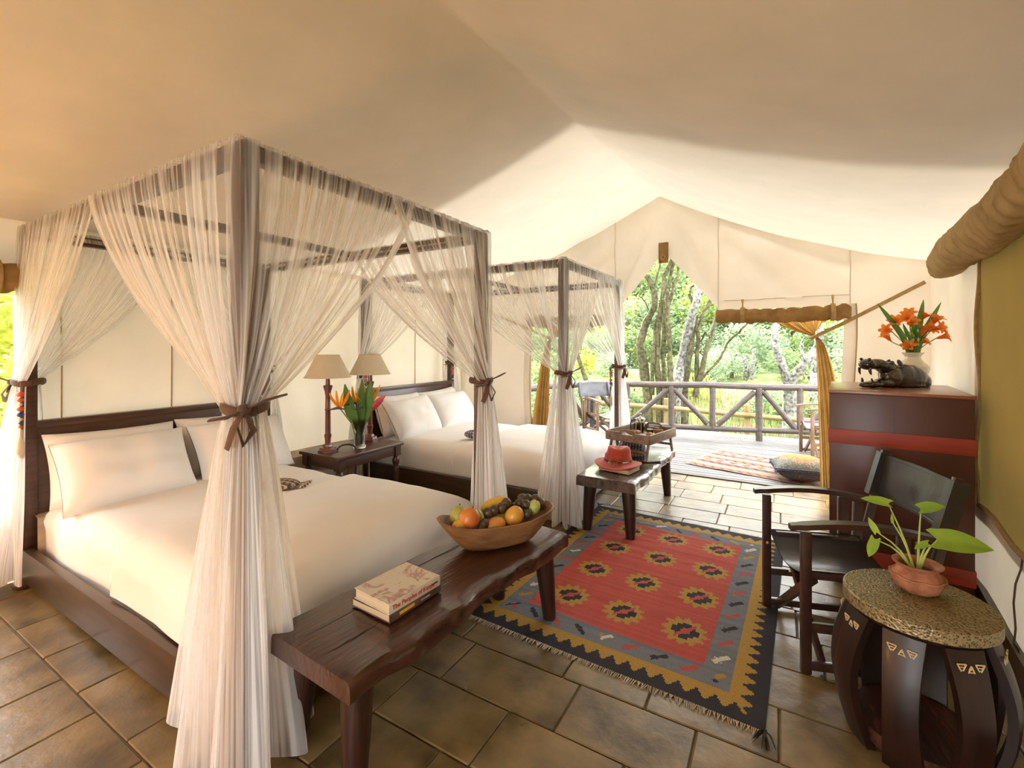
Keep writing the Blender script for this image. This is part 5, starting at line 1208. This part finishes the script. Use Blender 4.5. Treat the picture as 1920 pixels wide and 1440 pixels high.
# ------------------------------------------------------------------ things out on the deck
def deck_rug():
    t = thing('deck_rug', 'faded pink and brown striped rug lying askew on the deck', 'rug', (-1.0, 6.09, DZ + .001), math.radians(-15)); nx, ny = 120, 72; L, W_ = 2.05, 1.15
    m = MB(); m.grid(lambda u, v: (u * L, v * W_, .006 + .008 * max(0, n2(u * 9, v * 5, 3))), nx, ny); me = m.mesh('weave', attrmat('deck_rug_wool'), smooth=180); c_ = me.color_attributes.new('Col', 'FLOAT_COLOR', 'CORNER')
    for p in me.polygons:
        j, i = divmod(p.index, nx); x, y = i / nx * L, j / ny * W_; b = int(y / .115)
        c = [(.26, .13, .09), (.32, .24, .17), (.18, .09, .075), (.36, .29, .22)][b % 4]; q = (y / .115) % 1
        if b % 2 == 0 and abs(q - .5) < .28 and (math.floor(x / .035 + q * 3) % 3 == 0): c = (.06, .05, .055)
        if b % 4 == 3 and abs(((x / .16) % 1) - .5) + abs(q - .5) < .42: c = (.26, .08, .05)
        for li in p.loop_indices: c_.data[li].color = (*c, 1)
    link('weave', me, t); f = MB(); rr = random.Random(3)
    for e in (0, L):
        y = 0
        while y < W_: f.tube([(e, y, .006), (e + (.05 if e else -.05), y + rr.uniform(-.01, .01), .002)], [.003, .001], 4); y += .016
    o = f.build('fringe', MT['fringe'], t); o['kind'] = 'stuff'
deck_rug()
def cushionmat():
    m, tr, out = newmat('patterned_cushion_cloth'); p = tr.nodes.new('ShaderNodeBsdfPrincipled'); p.inputs['Roughness'].default_value = .9
    tc = tr.nodes.new('ShaderNodeTexCoord'); ln = tr.nodes.new('ShaderNodeVectorMath'); ln.operation = 'LENGTH'; mp = tr.nodes.new('ShaderNodeMapping'); mp.inputs['Scale'].default_value = (1, 1.2, 0); tr.links.new(tc.outputs['Object'], mp.inputs[0]); tr.links.new(mp.outputs[0], ln.inputs[0])
    base = ramp(tr, ln.outputs['Value'], [(.0, (.66, .22, .05)), (.15, (.60, .20, .05)), (.22, (.22, .20, .15)), (.34, (.14, .14, .14))])
    vo = tr.nodes.new('ShaderNodeTexVoronoi'); vo.inputs['Scale'].default_value = 55; tr.links.new(tc.outputs['Object'], vo.inputs[0]); mx = tr.nodes.new('ShaderNodeMix'); mx.data_type = 'RGBA'; mx.blend_type = 'MULTIPLY'; mx.inputs[0].default_value = .8
    tr.links.new(base, mx.inputs[6]); tr.links.new(ramp(tr, vo.outputs['Distance'], [(.2, (1.0, 1.0, .95)), (.5, (.35, .33, .3))]), mx.inputs[7]); tr.links.new(mx.outputs[2], p.inputs[0]); tr.links.new(p.outputs[0], out.inputs[0]); return m
MT['cushion'] = cushionmat(); MT['stripe'] = pm('navy_stripe', (.03, .03, .07), .8)
def cushion(label, loc, rz, w_, d_, h_, mat):
    t = thing('floor_cushion', label, 'cushion', loc, rz); m = MB()
    for sg in (1, -1):
        m.grid(lambda u, v: (lambda a, b: ((a * w_ / 2) * (1 - .06 * (1 - b * b)), (b * d_ / 2) * (1 - .06 * (1 - a * a)), h_ / 2 + sg * (h_ / 2 * max(0, 1 - abs(a) ** 2.6) ** .6 * max(0, 1 - abs(b) ** 2.6) ** .6)))(u * 2 - 1, v * 2 - 1), 26, 20, flip=(sg < 0))
    m.build('cover', MT[mat], t, smooth=180)
    for dz in (-.018, .018): MB().tube([((a * w_ / 2) * (1 - .05 * (1 - b * b)) * 1.0, (b * d_ / 2) * (1 - .05 * (1 - a * a)), h_ / 2 + dz) for a, b in [(-1 + i * .2, -1) for i in range(11)] + [(1, -1 + i * .2) for i in range(1, 11)] + [(1 - i * .2, 1) for i in range(1, 11)] + [(-1, 1 - i * .2) for i in range(1, 11)]], .007, 6).build('piping', MT['stripe'], t)
cushion('orange and grey patterned floor cushion on the deck rug by the cabinet', (.21, 5.98, DZ + .008), math.radians(8), .56, .46, .27, 'cushion')
MT['yellowpad'] = pm('amber_cloth', (.45, .22, .04), .8, var=.1); cushion('amber floor cushion on the deck behind the far bed', (-2.83, 6.25, DZ), math.radians(20), .5, .5, .42, 'yellowpad')
t = thing('wicker_basket', 'tall woven wicker basket on the deck, half hidden by the cabinet', 'basket', (.60, 6.45, DZ)); MT['wicker'] = voromat('wicker', (.03, .02, .015), (.36, .29, .22), 40, .7, 0, (1, 1, 2.2))
MB().lathe([(0, .0), (.14, 0), (.17, .1), (.18, .35), (.165, .46), (.17, .48), (.155, .48), (.16, .3), (.13, .02), (0, .02)], 32, cap=False).build('body', MT['wicker'], t)
for i in range(5): MB().tube([(.01 + (.145 + .04 * min(1, i * .5)) * math.cos(k * PI / 12), (.145 + .04 * min(1, i * .5)) * math.sin(k * PI / 12), .05 + i * .1) for k in range(25)], .008, 6).build('hoop', MT['wicker'], t)
